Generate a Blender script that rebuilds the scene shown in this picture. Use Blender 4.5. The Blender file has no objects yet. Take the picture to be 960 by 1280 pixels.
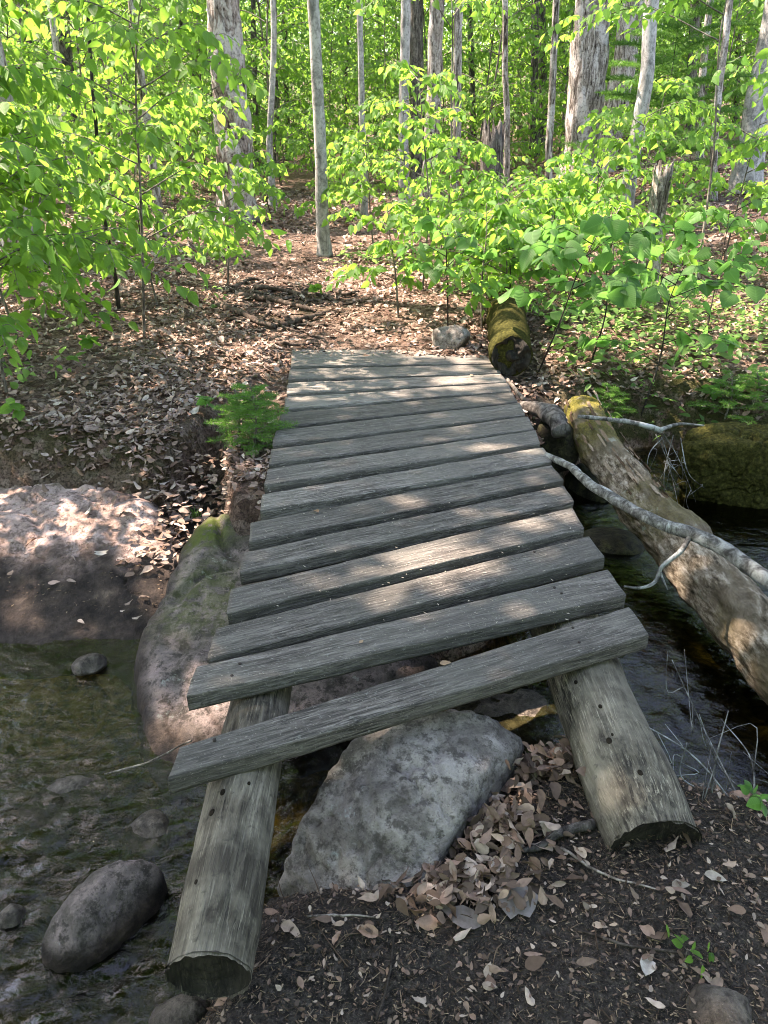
import bpy, bmesh, math, random
import numpy as np
from mathutils import Vector, Matrix
R = math.radians
rng = np.random.default_rng(7)
random.seed(7)
sc = bpy.context.scene

# ------------------------------------------------------------ camera, sky, sun, exposure
PITCH, FPX, HC = 26.4, 967.0, 1.9
cam_d = bpy.data.cameras.new('camera'); cam = bpy.data.objects.new('camera', cam_d); sc.collection.objects.link(cam)
cam.location = (0, 0, HC); cam.rotation_euler = (R(90 - PITCH), 0, 0)
cam_d.sensor_fit = 'VERTICAL'; cam_d.sensor_height = 24; cam_d.lens = FPX / 1280 * 24
cam_d.clip_start = 0.05; cam_d.clip_end = 600
sc.camera = cam
SUN = Vector((-0.50, 0.24, 0.83)).normalized()            # direction towards the sun
world = bpy.data.worlds.new('World'); sc.world = world; world.use_nodes = True
wn = world.node_tree
sky = wn.nodes.new('ShaderNodeTexSky'); sky.sky_type = 'NISHITA'; sky.sun_disc = False
sky.sun_elevation = math.asin(SUN.z); sky.sun_rotation = math.atan2(SUN.x, SUN.y)
wn.links.new(sky.outputs[0], wn.nodes['Background'].inputs[0]); wn.nodes['Background'].inputs[1].default_value = 0.15
sd = bpy.data.lights.new('sun', 'SUN'); sd.energy = 4.2; sd.angle = R(0.53); sd.color = (1, 0.95, 0.87)
so = bpy.data.objects.new('sun', sd); sc.collection.objects.link(so)
so.rotation_euler = SUN.to_track_quat('Z', 'Y').to_euler()
sc.view_settings.view_transform = 'Standard'; sc.view_settings.look = 'None'
sc.view_settings.gamma = 1; sc.view_settings.use_curve_mapping = False
sc.view_settings.exposure = 2.7
sc.view_settings.use_white_balance = True; sc.view_settings.white_balance_temperature = 7800; sc.view_settings.white_balance_tint = 24
sc.render.engine = 'CYCLES'
sc.cycles.use_denoising = True; sc.cycles.use_adaptive_sampling = False
sc.cycles.max_bounces = 7; sc.cycles.diffuse_bounces = 4; sc.cycles.glossy_bounces = 2
sc.cycles.transmission_bounces = 4; sc.cycles.transparent_max_bounces = 6
sc.cycles.caustics_reflective = False; sc.cycles.caustics_refractive = False
sc.cycles.sample_clamp_indirect = 6; sc.cycles.filter_width = 1.0

# ------------------------------------------------------------ helpers
def hash3(ix, iy, iz, s=0):
    h = (ix.astype(np.int64) * 374761393 + iy.astype(np.int64) * 668265263 + iz.astype(np.int64) * 2147483647 + s * 974711) & 0xffffffff
    h = ((h ^ (h >> 13)) * 1274126177) & 0xffffffff
    h = ((h ^ (h >> 16)) * 2246822519) & 0xffffffff
    return ((h ^ (h >> 15)) & 0xffffff) / float(0xffffff)
def vnoise(p, s=0):
    p = np.asarray(p, float); i = np.floor(p).astype(np.int64); f = p - i; f = f * f * (3 - 2 * f)
    r = 0
    for dx in (0, 1):
        for dy in (0, 1):
            for dz in (0, 1):
                w = (f[..., 0] if dx else 1 - f[..., 0]) * (f[..., 1] if dy else 1 - f[..., 1]) * (f[..., 2] if dz else 1 - f[..., 2])
                r = r + w * hash3(i[..., 0] + dx, i[..., 1] + dy, i[..., 2] + dz, s)
    return r * 2 - 1
def fbm(p, scale=1.0, octv=4, s=0, gain=.5):
    p = np.asarray(p, float) * scale; a = 1.0; r = 0; n = 0
    for k in range(octv):
        r = r + a * vnoise(p + 17.3 * k, s + k); n += a; a *= gain; p = p * 2.03
    return r / n
def fbm2(x, y, scale=1.0, octv=4, s=0, gain=.5):
    return fbm(np.stack([x, y, np.zeros_like(x) + .37], -1), scale, octv, s, gain)
def sstep(a, b, x):
    t = np.clip((x - a) / (b - a), 0, 1); return t * t * (3 - 2 * t)

def ray(px, py):                                          # direction in the place seen at a photo pixel
    th = R(PITCH); u = (px - 480) / FPX; v = (640 - py) / FPX
    return np.array([u, math.cos(th) + v * math.sin(th), -math.sin(th) + v * math.cos(th)])
def at(px, py, z):                                        # point at height z
    d = ray(px, py); return np.array([0, 0, HC]) + d * (z - HC) / d[2]
def at_y(px, py, y):                                      # point at distance y in front
    d = ray(px, py); return np.array([0, 0, HC]) + d * y / d[1]

class Geo:
    def __init__(s): s.V = []; s.F = []; s.C = []; s.U = []; s.n = 0
    def add(s, V, F, col=None, uv=None):
        V = np.asarray(V, float).reshape(-1, 3); F = np.asarray(F, int)
        if len(V) == 0 or len(F) == 0: return s
        s.V.append(V); s.F.append(F + s.n); s.n += len(V)
        c = np.ones((len(V), 4)); 
        if col is not None: c[:, :len(np.atleast_1d(col)) if np.ndim(col) == 1 else np.shape(col)[1]] = col
        s.C.append(c)
        s.U.append(np.zeros((len(V), 2)) if uv is None else uv)
        return s
    def mesh(s, name, smooth=True):
        me = bpy.data.meshes.new(name)
        V = np.concatenate(s.V); nf = sum(len(f) for f in s.F)
        loops = np.concatenate([f.ravel() for f in s.F]); tot = np.concatenate([np.full(len(f), f.shape[1]) for f in s.F])
        me.vertices.add(len(V)); me.vertices.foreach_set('co', V.ravel())
        me.loops.add(len(loops)); me.loops.foreach_set('vertex_index', loops.astype(np.int32))
        me.polygons.add(nf); st = np.concatenate([[0], np.cumsum(tot)[:-1]])
        me.polygons.foreach_set('loop_start', st.astype(np.int32))
        me.polygons.foreach_set('use_smooth', np.full(nf, smooth))
        me.update(calc_edges=True)
        ca = me.color_attributes.new('col', 'FLOAT_COLOR', 'POINT'); ca.data.foreach_set('color', np.concatenate(s.C).ravel())
        uv = me.uv_layers.new(name='UVMap'); U = np.concatenate(s.U); uv.data.foreach_set('uv', U[loops].ravel())
        me.validate()
        return me
    def obj(s, name, mat, parent=None, smooth=True):
        me = s.mesh(name, smooth); me.materials.append(mat)
        o = bpy.data.objects.new(name, me); sc.collection.objects.link(o)
        if parent: o.parent = parent
        return o

def tag(o, label=None, cat=None, group=None, kind=None):
    if label: o['label'] = label
    if cat: o['category'] = cat
    if group: o['group'] = group
    if kind: o['kind'] = kind
    return o
def thing(name, label, cat, loc=(0, 0, 0), group=None):
    o = bpy.data.objects.new(name, None); sc.collection.objects.link(o); o.location = loc; o.empty_display_size = .1
    return tag(o, label, cat, group)
def copy_thing(root, loc, rz, s, label, group, cat=None):
    r = root.copy(); sc.collection.objects.link(r); r.location = loc; r.rotation_euler = (0, 0, rz); r.scale = (s, s, s)
    for ch in list(root.children):
        c = ch.copy(); sc.collection.objects.link(c); c.parent = r
    tag(r, label, cat, group)
    return r

def tube(pts, rad, sides=8, cap=True, rnoise=0, nscale=6, seed=0, uvl=1.0, twist=0):
    pts = np.asarray(pts, float); n = len(pts); rad = np.broadcast_to(np.asarray(rad, float), (n,))
    T = np.gradient(pts, axis=0); T /= np.linalg.norm(T, axis=1)[:, None] + 1e-9
    a = np.array([0, 0, 1.]) if abs(T[0][2]) < .9 else np.array([1., 0, 0])
    N = np.zeros_like(pts); v = np.cross(T[0], a); v /= np.linalg.norm(v)
    for i in range(n):
        v = v - T[i] * v.dot(T[i]); v /= np.linalg.norm(v); N[i] = v
    B = np.cross(T, N); ang = np.linspace(0, 2 * np.pi, sides, endpoint=False)
    ca, sa = np.cos(ang), np.sin(ang)
    D = N[:, None] * ca[None, :, None] + B[:, None] * sa[None, :, None]
    rr = rad[:, None] * np.ones(sides)
    if rnoise:
        rr = rr * (1 + rnoise * fbm(pts[:, None] + D * rad[:, None, None], nscale, 4, seed))
    V = pts[:, None] + D * rr[..., None]
    i = np.arange(n - 1)[:, None] * sides; j = np.arange(sides)[None]; k = (j + 1) % sides
    F = np.stack([i + j, i + k, i + sides + k, i + sides + j], -1).reshape(-1, 4)
    L = np.concatenate([[0], np.cumsum(np.linalg.norm(np.diff(pts, axis=0), axis=1))])
    uv = np.stack(np.broadcast_arrays(ang[None] / (2 * np.pi), L[:, None] * uvl), -1).reshape(-1, 2)
    V = V.reshape(-1, 3)
    if cap:
        c0 = len(V); V = np.concatenate([V, [pts[0]], [pts[-1]]]); uv = np.concatenate([uv, [[.5, 0]], [[.5, L[-1]]]])
        j = np.arange(sides); k = (j + 1) % sides
        F2 = np.concatenate([np.stack([np.full(sides, c0), k, j], -1), np.stack([np.full(sides, c0 + 1), (n - 1) * sides + j, (n - 1) * sides + k], -1)])
        return V, F, F2, uv
    return V, F, None, uv
def add_tube(g, pts, rad, sides=8, col=None, **k):
    V, F, F2, uv = tube(pts, rad, sides, **k)
    base = g.n
    g.add(V, F, col, uv)
    if F2 is not None: g.F.append(F2 + base)
    return g
def spline(ctrl, n=24):
    c = np.asarray(ctrl, float)
    if len(c) == 2: t = np.linspace(0, 1, n)[:, None]; return c[0] * (1 - t) + c[1] * t
    P = np.concatenate([[2 * c[0] - c[1]], c, [2 * c[-1] - c[-2]]]); out = []
    t = np.linspace(0, len(c) - 1, n)
    for x in t:
        i = min(int(x), len(c) - 2); f = x - i; a, b, d, e = P[i:i + 4]
        out.append(.5 * ((2 * b) + (-a + d) * f + (2 * a - 5 * b + 4 * d - e) * f * f + (-a + 3 * b - 3 * d + e) * f ** 3))
    return np.array(out)
def scatter(g, tv, tf, tuv, pos, X, Nn, scale, col):      # many copies of a small template: x axis X, normal N
    X = X / np.linalg.norm(X, axis=1)[:, None]
    Y = np.cross(Nn, X); Y /= np.linalg.norm(Y, axis=1)[:, None] + 1e-9
    Z = np.cross(X, Y)
    sc_ = np.asarray(scale); sc_ = np.broadcast_to(sc_.reshape(len(pos), -1), (len(pos), 3)) if sc_.ndim else np.full((len(pos), 3), sc_)
    t = tv[None] * sc_[:, None, :] if tv.ndim == 2 else tv * sc_[:, None, :]
    V = pos[:, None] + t[..., :1] * X[:, None] + t[..., 1:2] * Y[:, None] + t[..., 2:3] * Z[:, None]
    m = t.shape[1]; F = (tf[None] + (np.arange(len(pos)) * m)[:, None, None]).reshape(-1, tf.shape[1])
    C = np.repeat(col, m, axis=0)
    g.add(V.reshape(-1, 3), F, C, np.tile(tuv, (len(pos), 1)))
    return g
def leaf_template(w=.3, fold=.06, droop=.12, prof=None, wave=0, wfr=5):
    xs = np.array([0, .12, .35, .6, .82, 1.0]); hw = np.array([0.0, .55, 1, .86, .48, .0]) if prof is None else np.array(prof)
    V = []; U = []
    for i, (x, h) in enumerate(zip(xs, hw)):
        z = -droop * x * x
        for s_ in (-1, 0, 1):
            wv = wave * math.sin(wfr * x * 3 + s_)
            V.append((x if s_ == 0 else x - .04 * (h > 0), s_ * h * w + .001 * s_, z + (fold * h if s_ else 0) + (wv if s_ else 0))); U.append((x, .5 + s_ * .5 * h))
    F = []
    for i in range(5):
        for s_ in (0, 1):
            a = i * 3 + s_; F.append((a, a + 3, a + 4, a + 1))
    return np.array(V), np.array(F), np.array(U)
BEECH = leaf_template(.29, .07, .22)
def heart_template():
    xs = [-.08, -.02, .1, .28, .48, .66, .82, .93, 1.0]; hw = [.42, .78, .96, 1, .88, .64, .36, .15, 0]; V = []; U = []
    for i, (x, h) in enumerate(zip(xs, hw)):
        for s_ in (-1, -.5, 0, .5, 1): V.append((max(x, 0) if s_ == 0 else x, s_ * h * .47 + .0005 * s_, -.17 * x * x + .07 * abs(s_) * h - .1 * (abs(s_) == 1) * h)); U.append((x, .5 + s_ * .5 * h))
    F = [(i * 5 + j, i * 5 + 5 + j, i * 5 + 6 + j, i * 5 + 1 + j) for i in range(8) for j in range(4)]
    return np.array(V), np.array(F), np.array(U)
HEART = heart_template()
SMALL = (np.array([(0, 0, 0), (.45, .3, .05), (1, 0, -.1), (.45, -.3, .05)]), np.array([(0, 1, 2, 3)]), np.array([(0, .5), (.5, 1), (1, .5), (.5, 0)]))
def rand_unit(n):
    v = rng.normal(size=(n, 3)); return v / np.linalg.norm(v, axis=1)[:, None]

# ------------------------------------------------------------ node materials
class M:
    def __init__(s, name, rough=.8, spec=.3):
        s.m = bpy.data.materials.new(name); s.m.use_nodes = True; s.t = s.m.node_tree; s.n = s.t.nodes; s.l = s.t.links
        s.b = s.n['Principled BSDF']; s.b.inputs['Roughness'].default_value = rough; s.b.inputs['Specular IOR Level'].default_value = spec
        s.co = s.n.new('ShaderNodeTexCoord'); s.h = None
    def set(s, inp, v):
        if isinstance(v, (tuple, list)): inp.default_value = (*v, 1)[:len(inp.default_value)] if len(v) == 3 else v
        elif isinstance(v, (int, float)): inp.default_value = v
        else: s.l.new(v, inp)
    def vec(s, scale=(1, 1, 1), src='Object', rot=(0, 0, 0)):
        mp = s.n.new('ShaderNodeMapping'); mp.inputs['Scale'].default_value = scale; mp.inputs['Rotation'].default_value = rot
        s.l.new(s.co.outputs[src], mp.inputs[0]); return mp.outputs[0]
    def noise(s, scale, detail=6, rough=.6, vec=None, dist=0, out=0):
        n = s.n.new('ShaderNodeTexNoise'); n.inputs['Scale'].default_value = scale; n.inputs['Detail'].default_value = detail
        n.inputs['Roughness'].default_value = rough; n.inputs['Distortion'].default_value = dist
        s.l.new(vec if vec else s.co.outputs['Object'], n.inputs['Vector']); return n.outputs[out]
    def voro(s, scale, vec=None, out='Distance', feat='F1', rnd=1):
        n = s.n.new('ShaderNodeTexVoronoi'); n.feature = feat; n.inputs['Scale'].default_value = scale; n.inputs['Randomness'].default_value = rnd
        s.l.new(vec if vec else s.co.outputs['Object'], n.inputs['Vector']); return n.outputs[out]
    def ramp(s, fac, stops, interp='LINEAR'):
        n = s.n.new('ShaderNodeValToRGB'); n.color_ramp.interpolation = interp; e = n.color_ramp.elements
        for i, (p, c) in enumerate(stops):
            if i < 2: x = e[i]; x.position = p
            else: x = e.new(p)
            c = (c, c, c) if isinstance(c, (int, float)) else c
            x.color = (*c, 1)
        s.l.new(fac, n.inputs[0]); return n.outputs[0]
    def mix(s, fac, a, b, mode='MIX'):
        n = s.n.new('ShaderNodeMix'); n.data_type = 'RGBA'; n.blend_type = mode
        s.set(n.inputs[0], fac); s.set(n.inputs[6], a); s.set(n.inputs[7], b); return n.outputs[2]
    def math(s, op, a, b=0.5, clamp=False):
        n = s.n.new('ShaderNodeMath'); n.operation = op; n.use_clamp = clamp; s.set(n.inputs[0], a); s.set(n.inputs[1], b); return n.outputs[0]
    def attr(s, name='col', out='Color'):
        n = s.n.new('ShaderNodeAttribute'); n.attribute_name = name; return n.outputs[out]
    def sep(s, c):
        n = s.n.new('ShaderNodeSeparateColor'); s.l.new(c, n.inputs[0]); return n.outputs
    def bump(s, h, strength=.5, dist=.01):
        n = s.n.new('ShaderNodeBump'); n.inputs['Strength'].default_value = strength; n.inputs['Distance'].default_value = dist
        s.l.new(h, n.inputs['Height'])
        if s.h: s.l.new(s.h, n.inputs['Normal'])
        s.h = n.outputs[0]; s.l.new(s.h, s.b.inputs['Normal']); return s.h
    def done(s, col=None, rough=None):
        if col is not None: s.set(s.b.inputs['Base Color'], col)
        if rough is not None: s.set(s.b.inputs['Roughness'], rough)
        return s.m

def m_plank():
    m = M('weathered_plank', .75, .25)
    oi = m.n.new('ShaderNodeObjectInfo')
    add = m.n.new('ShaderNodeVectorMath'); add.operation = 'ADD'
    sc_ = m.n.new('ShaderNodeVectorMath'); sc_.operation = 'SCALE'; sc_.inputs[3].default_value = 20
    cmb = m.n.new('ShaderNodeCombineXYZ')
    for k in range(3): m.l.new(oi.outputs['Random'], cmb.inputs[k])
    m.l.new(cmb.outputs[0], sc_.inputs[0]); m.l.new(m.co.outputs['Object'], add.inputs[0]); m.l.new(sc_.outputs[0], add.inputs[1])
    mp = m.n.new('ShaderNodeMapping'); mp.inputs['Scale'].default_value = (1.2, 16, 16); m.l.new(add.outputs[0], mp.inputs[0])
    mp2 = m.n.new('ShaderNodeMapping'); mp2.inputs['Scale'].default_value = (6, 90, 90); m.l.new(add.outputs[0], mp2.inputs[0])
    g1 = m.noise(2.2, 8, .65, mp.outputs[0], 1.2); g2 = m.noise(2.2, 5, .7, mp2.outputs[0], .4)
    bl = m.noise(3.5, 6, .65, add.outputs[0]); sp = m.noise(60, 3, .6, add.outputs[0])
    c = m.ramp(g1, [(.3, (.034, .028, .024)), (.42, (.088, .077, .067)), (.54, (.15, .134, .118)), (.68, (.255, .235, .208))])
    c = m.mix(m.ramp(g2, [(.38, .8), (.5, 0)]), c, (.025, .026, .024))
    g3 = m.noise(2.2, 4, .85, mp2.outputs[0], .2); c = m.mix(m.ramp(g3, [(.54, 0), (.63, .75)]), c, (.34, .325, .29)); c = m.mix(m.ramp(g3, [(.36, .8), (.45, 0)]), c, (.018, .017, .015))
    cr = m.noise(1.4, 3, .5, mp.outputs[0], 3); c = m.mix(m.ramp(cr, [(.485, 0), (.5, .85), (.515, 0)]), c, (.015, .015, .013))
    c = m.mix(m.ramp(bl, [(.38, 0), (.7, .55)]), c, (.15, .15, .125))
    c = m.mix(m.ramp(m.noise(1.1, 5, .6, add.outputs[0]), [(.4, 0), (.62, .5)]), c, (.07, .066, .06))
    c = m.mix(m.ramp(sp, [(.64, 0), (.72, .5)]), c, (.3, .31, .28))
    c = m.mix(m.ramp(m.noise(170, 2, .5, add.outputs[0]), [(.66, 0), (.72, .7)]), c, (.36, .33, .27))
    sc3 = m.n.new('ShaderNodeVectorMath'); sc3.operation = 'SCALE'; 
    kn = m.n.new('ShaderNodeMapping'); kn.inputs['Scale'].default_value = (1.6, 5, 1); m.l.new(add.outputs[0], kn.inputs[0]); kd = m.voro(1.3, kn.outputs[0]); c = m.mix(m.ramp(kd, [(.05, .9), (.09, 0), (.1, .6), (.13, 0)]), c, (.03, .026, .02))
    hsv = m.n.new('ShaderNodeHueSaturation'); m.l.new(c, hsv.inputs['Color']); m.l.new(m.math('MULTIPLY_ADD', oi.outputs['Random'], .75), hsv.inputs['Value'])
    hsv.inputs['Value'].links[0].from_node.inputs[2].default_value = .68
    m.bump(g1, .8, .01); m.bump(g2, 1.0, .006); m.bump(sp, .35, .002)
    return m.done(hsv.outputs[0])
def m_log(name, dark, mid, light, moss=None, scale=1.0, axis=2):
    m = M(name, .8, .25); v = [7, 7, 7]; v[axis] = .8; v2 = [40, 40, 40]; v2[axis] = 3
    g1 = m.noise(2.0 * scale, 8, .65, m.vec(tuple(v)), 2.2); g2 = m.noise(2.0 * scale, 6, .7, m.vec(tuple(v2)), .8)
    bl = m.noise(4, 6, .62); sp = m.noise(45, 4, .6)
    c = m.ramp(g1, [(.3, dark), (.5, mid), (.72, light)])
    c = m.mix(m.ramp(g2, [(.4, .9), (.49, 0)]), c, tuple(x * .4 for x in dark))
    cv = [3.2, 3.2, 3.2]; cv[axis] = .35; cr = m.noise(1.6, 4, .55, m.vec(tuple(cv)), 2); c = m.mix(m.ramp(cr, [(.488, 0), (.5, .9), (.512, 0)]), c, tuple(x * .3 for x in dark))
    v3 = [110, 110, 110]; v3[axis] = 5; g4 = m.noise(1.5 * scale, 4, .8, m.vec(tuple(v3))); c = m.mix(m.ramp(g4, [(.56, 0), (.64, .8)]), c, tuple(x * 1.5 for x in light)); c = m.mix(m.ramp(g4, [(.36, .85), (.44, 0)]), c, tuple(x * .4 for x in dark))
    kv = [7, 7, 7]; kv[axis] = 3.2; kd = m.voro(1.0, m.vec(tuple(kv))); c = m.mix(m.ramp(kd, [(.10, .95), (.16, 0), (.18, .5), (.24, 0)]), c, tuple(x * .35 for x in dark))
    c = m.mix(m.ramp(m.noise(1.6, 6, .7), [(.45, 0), (.6, .7)]), c, tuple(x * 1.2 for x in dark))
    c = m.mix(m.ramp(bl, [(.45, 0), (.68, .6)]), c, tuple(x * 1.15 for x in light))
    c = m.mix(m.ramp(sp, [(.6, 0), (.7, .5)]), c, tuple(x * .5 for x in dark))
    if moss: c = m.mix(m.ramp(m.noise(2.6, 6, .6), [(.42, 0), (.6, .8)]), c, moss)
    m.bump(g1, .8, .014); m.bump(g2, .9, .006); m.bump(cr, .5, .01); m.bump(sp, .5, .003)
    return m.done(c)
def m_rock(name, base, light, dark, speck=(.4, .4, .38), lichen=None, moss=None, rough=.75, wetc=None):
    m = M(name, rough, .18)
    n1 = m.noise(3.2, 8, .62, dist=.6); n2 = m.noise(28, 8, .72); n3 = m.noise(150, 4, .6)
    c = m.ramp(n1, [(.32, dark), (.5, base), (.68, light)])
    n4 = m.noise(9, 7, .75, dist=.4); c = m.mix(m.ramp(n4, [(.4, .8), (.5, 0)]), c, dark); c = m.mix(m.ramp(n4, [(.52, 0), (.64, .6)]), c, tuple(x * 1.15 for x in light))
    c = m.mix(m.ramp(n2, [(.4, .85), (.5, 0)]), c, tuple(x * .6 for x in dark))
    c = m.mix(m.math('MULTIPLY', m.ramp(n3, [(.6, 0), (.7, .6)]), m.ramp(n1, [(.4, 0), (.6, 1)])), c, speck)
    c = m.mix(m.ramp(n3, [(.3, .7), (.42, 0)]), c, tuple(x * .4 for x in dark))
    if lichen: 
        li = m.math('MULTIPLY', m.ramp(m.noise(11, 8, .78, dist=.3), [(.61, 0), (.66, .7)]), m.ramp(m.noise(60, 3, .7), [(.35, .2), (.5, 1)]))
        c = m.mix(li, c, lichen)
    if moss:
        a = m.sep(m.attr())
        mo = m.math('MULTIPLY', a[1], m.ramp(m.noise(22, 6, .7), [(.4, .1), (.52, 1)]))
        c = m.mix(mo, c, m.mix(m.noise(120, 3, .6), moss, tuple(x * 1.8 for x in moss)))
        wet = a[2]
        c = m.mix(wet, c, m.ramp(m.noise(11, 8, .75), [(.38, (.004, .003, .0024)), (.5, (.02, .0145, .011)), (.62, (.055, .04, .03)), (.72, (.12, .09, .066))]))
        m.set(m.b.inputs['Roughness'], m.math('SUBTRACT', rough, m.math('MULTIPLY', wet, .08)))
    m.bump(n1, .4, .03); m.bump(n4, .6, .02); m.bump(n2, .9, .014); m.bump(n3, .7, .004)
    return m.done(c)
def m_leaf(name, c0, c1, trans, tw=.5, vein=True):
    m = M(name, .5, .35)
    a = m.sep(m.attr()); c = m.mix(a[0], c0, c1); tc = m.mix(a[0], tuple(x * .75 for x in trans), trans)
    if vein:
        w = m.n.new('ShaderNodeTexWave'); w.inputs['Scale'].default_value = 3.2; w.inputs['Distortion'].default_value = 0
        uvs = m.n.new('ShaderNodeSeparateXYZ'); m.l.new(m.co.outputs['UV'], uvs.inputs[0])
        k = m.math('SUBTRACT', uvs.outputs[0], m.math('MULTIPLY', m.math('ABSOLUTE', m.math('SUBTRACT', uvs.outputs[1], .5)), .55))
        cm = m.n.new('ShaderNodeCombineXYZ'); m.l.new(k, cm.inputs[0]); m.l.new(cm.outputs[0], w.inputs['Vector'])
        m.bump(w.outputs[0], .5, .004)
        rib = m.math('LESS_THAN', m.math('ABSOLUTE', m.math('SUBTRACT', uvs.outputs[1], .5)), .025)
        tc = m.mix(m.math('MULTIPLY', w.outputs[0], .35), tc, tuple(x * .6 for x in trans))
        c = m.mix(m.math('MULTIPLY', rib, .5), c, tuple(min(1, x * 1.6) for x in c1))
    m.set(m.b.inputs['Base Color'], c)
    tr = m.n.new('ShaderNodeBsdfTranslucent'); m.l.new(tc, tr.inputs[0])
    mx = m.n.new('ShaderNodeMixShader'); mx.inputs[0].default_value = tw
    m.l.new(m.b.outputs[0], mx.inputs[1]); m.l.new(tr.outputs[0], mx.inputs[2]); m.l.new(mx.outputs[0], m.n['Material Output'].inputs[0])
    return m.m
def m_attr(name, rough=.75, spec=.2, bump=40, tr=0):      # colour carried by each piece
    m = M(name, rough, spec); c = m.attr(); n = m.noise(bump, 4, .6)
    c = m.mix(m.ramp(n, [(.35, .35), (.6, 0)]), c, (.03, .02, .012))
    m.bump(n, .3, .003); m.done(c)
    if tr:
        t = m.n.new('ShaderNodeBsdfTranslucent'); m.l.new(c, t.inputs[0]); mx = m.n.new('ShaderNodeMixShader'); mx.inputs[0].default_value = tr
        m.l.new(m.b.outputs[0], mx.inputs[1]); m.l.new(t.outputs[0], mx.inputs[2]); m.l.new(mx.outputs[0], m.n['Material Output'].inputs[0])
    return m.m
def m_bark(name, dark, mid, light, patch, pfac=.55, vs=(10, 10, 2.5), rough=.85, bstr=.9, bd=.03):
    m = M(name, rough, .15)
    g = m.noise(1.6, 8, .7, m.vec(vs), .8); p = m.noise(1.0, 6, .65, m.vec((4, 4, 1.6)), 1.0); f = m.noise(30, 5, .7)
    c = m.ramp(g, [(.38, dark), (.5, mid), (.6, light)])
    c = m.mix(m.ramp(p, [(pfac - .03, 0), (pfac + .04, .9)]), c, m.mix(g, tuple(x * .6 for x in patch), patch))
    c = m.mix(m.ramp(f, [(.36, .6), (.5, 0)]), c, tuple(x * .5 for x in dark))
    m.bump(g, bstr, bd); m.bump(f, .5, .006)
    return m.done(c)
def m_ground():
    m = M('forest_floor', .9, .15)
    a = m.sep(m.attr()); soil, mossf, bed = a[0], a[1], a[2]
    v1 = m.voro(22, m.vec((1, 1.3, 1)), 'Color'); s1 = m.sep(v1)[0]; n1 = m.noise(6, 6, .65); n2 = m.noise(70, 6, .7); n3 = m.noise(220, 3, .6)
    lit = m.ramp(s1, [(0, (.12, .07, .05)), (.35, (.25, .16, .12)), (.7, (.38, .27, .21)), (1, (.48, .37, .3))])
    lit = m.mix(m.ramp(n2, [(.38, .85), (.55, 0)]), lit, (.035, .022, .015))
    so_ = m.ramp(n2, [(.3, (.01, .009, .0075)), (.46, (.032, .028, .024)), (.56, (.075, .065, .055)), (.7, (.15, .13, .108))])
    so_ = m.mix(m.ramp(n3, [(.58, 0), (.68, .75)]), so_, (.3, .235, .17))
    so_ = m.mix(m.ramp(n1, [(.45, 0), (.62, .6)]), so_, m.mix(n2, (.026, .022, .018), (.135, .115, .095)))
    bd = m.ramp(m.noise(9, 8, .7, dist=1.5), [(.36, (.02, .014, .008)), (.45, (.085, .062, .022)), (.54, (.25, .16, .055)), (.66, (.42, .3, .16))])
    bd = m.mix(m.ramp(m.voro(16), [(.05, .8), (.4, 0)]), bd, (.03, .035, .02))
    ms = m.ramp(n2, [(.3, (.02, .026, .006)), (.55, (.06, .075, .015)), (.75, (.11, .12, .03))])
    c = m.mix(soil, lit, so_)
    c = m.mix(m.math('MULTIPLY', mossf, m.ramp(m.noise(14, 5, .6), [(.38, 0), (.5, 1)])), c, ms)
    c = m.mix(bed, c, bd)
    m.bump(s1, .35, .02); m.bump(n2, 1.0, .03); m.bump(m.noise(35, 4, .7), .6, .03); m.bump(n3, .5, .005)
    return m.done(c)
def m_water():
    m = M('water', .02, .5); n = m.n; l = m.l
    gl = n.new('ShaderNodeBsdfGlossy'); gl.inputs['Roughness'].default_value = .03; gl.inputs['Color'].default_value = (1, 1, 1, 1)
    tr = n.new('ShaderNodeBsdfTransparent'); l.new(m.attr(), tr.inputs[0])
    fr = n.new('ShaderNodeFresnel'); fr.inputs['IOR'].default_value = 1.38
    bp = n.new('ShaderNodeBump'); bp.inputs['Strength'].default_value = .3; bp.inputs['Distance'].default_value = .03
    nz = m.noise(14, 5, .6, m.vec((1, 1.6, 1)), .8); l.new(nz, bp.inputs['Height'])
    for q in (gl, fr): l.new(bp.outputs[0], q.inputs['Normal'])
    mx = n.new('ShaderNodeMixShader'); l.new(fr.outputs[0], mx.inputs[0]); l.new(tr.outputs[0], mx.inputs[1]); l.new(gl.outputs[0], mx.inputs[2])
    l.new(mx.outputs[0], n['Material Output'].inputs[0]); n.remove(m.b)
    return m.m

MT = {}
MT['plank'] = m_plank()
MT['slog'] = m_log('grey_log', (.02, .017, .012), (.1, .088, .062), (.26, .24, .18), axis=1)
MT['slogend'] = m_log('log_end', (.006, .0055, .0045), (.02, .018, .014), (.055, .048, .036), axis=2)
MT['knot'] = (lambda m: m.done(m.ramp(m.noise(90, 4, .6), [(.3, (.006, .005, .003)), (.7, (.02, .015, .01))])))(M('knot_hole', .9, .1))
MT['fallen'] = m_log('bare_fallen_log', (.06, .042, .025), (.25, .19, .12), (.42, .35, .24), axis=1, scale=.7)
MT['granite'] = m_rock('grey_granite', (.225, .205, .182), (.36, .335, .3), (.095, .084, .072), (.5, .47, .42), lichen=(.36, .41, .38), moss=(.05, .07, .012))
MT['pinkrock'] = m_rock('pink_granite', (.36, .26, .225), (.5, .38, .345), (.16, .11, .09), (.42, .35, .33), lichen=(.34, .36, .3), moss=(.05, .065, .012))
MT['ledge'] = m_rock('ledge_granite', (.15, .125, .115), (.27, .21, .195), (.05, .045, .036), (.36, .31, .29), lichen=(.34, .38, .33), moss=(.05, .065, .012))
MT['wetrock'] = m_rock('wet_brown_rock', (.1, .085, .068), (.18, .155, .125), (.035, .028, .022), (.24, .21, .17), rough=.4)
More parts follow.
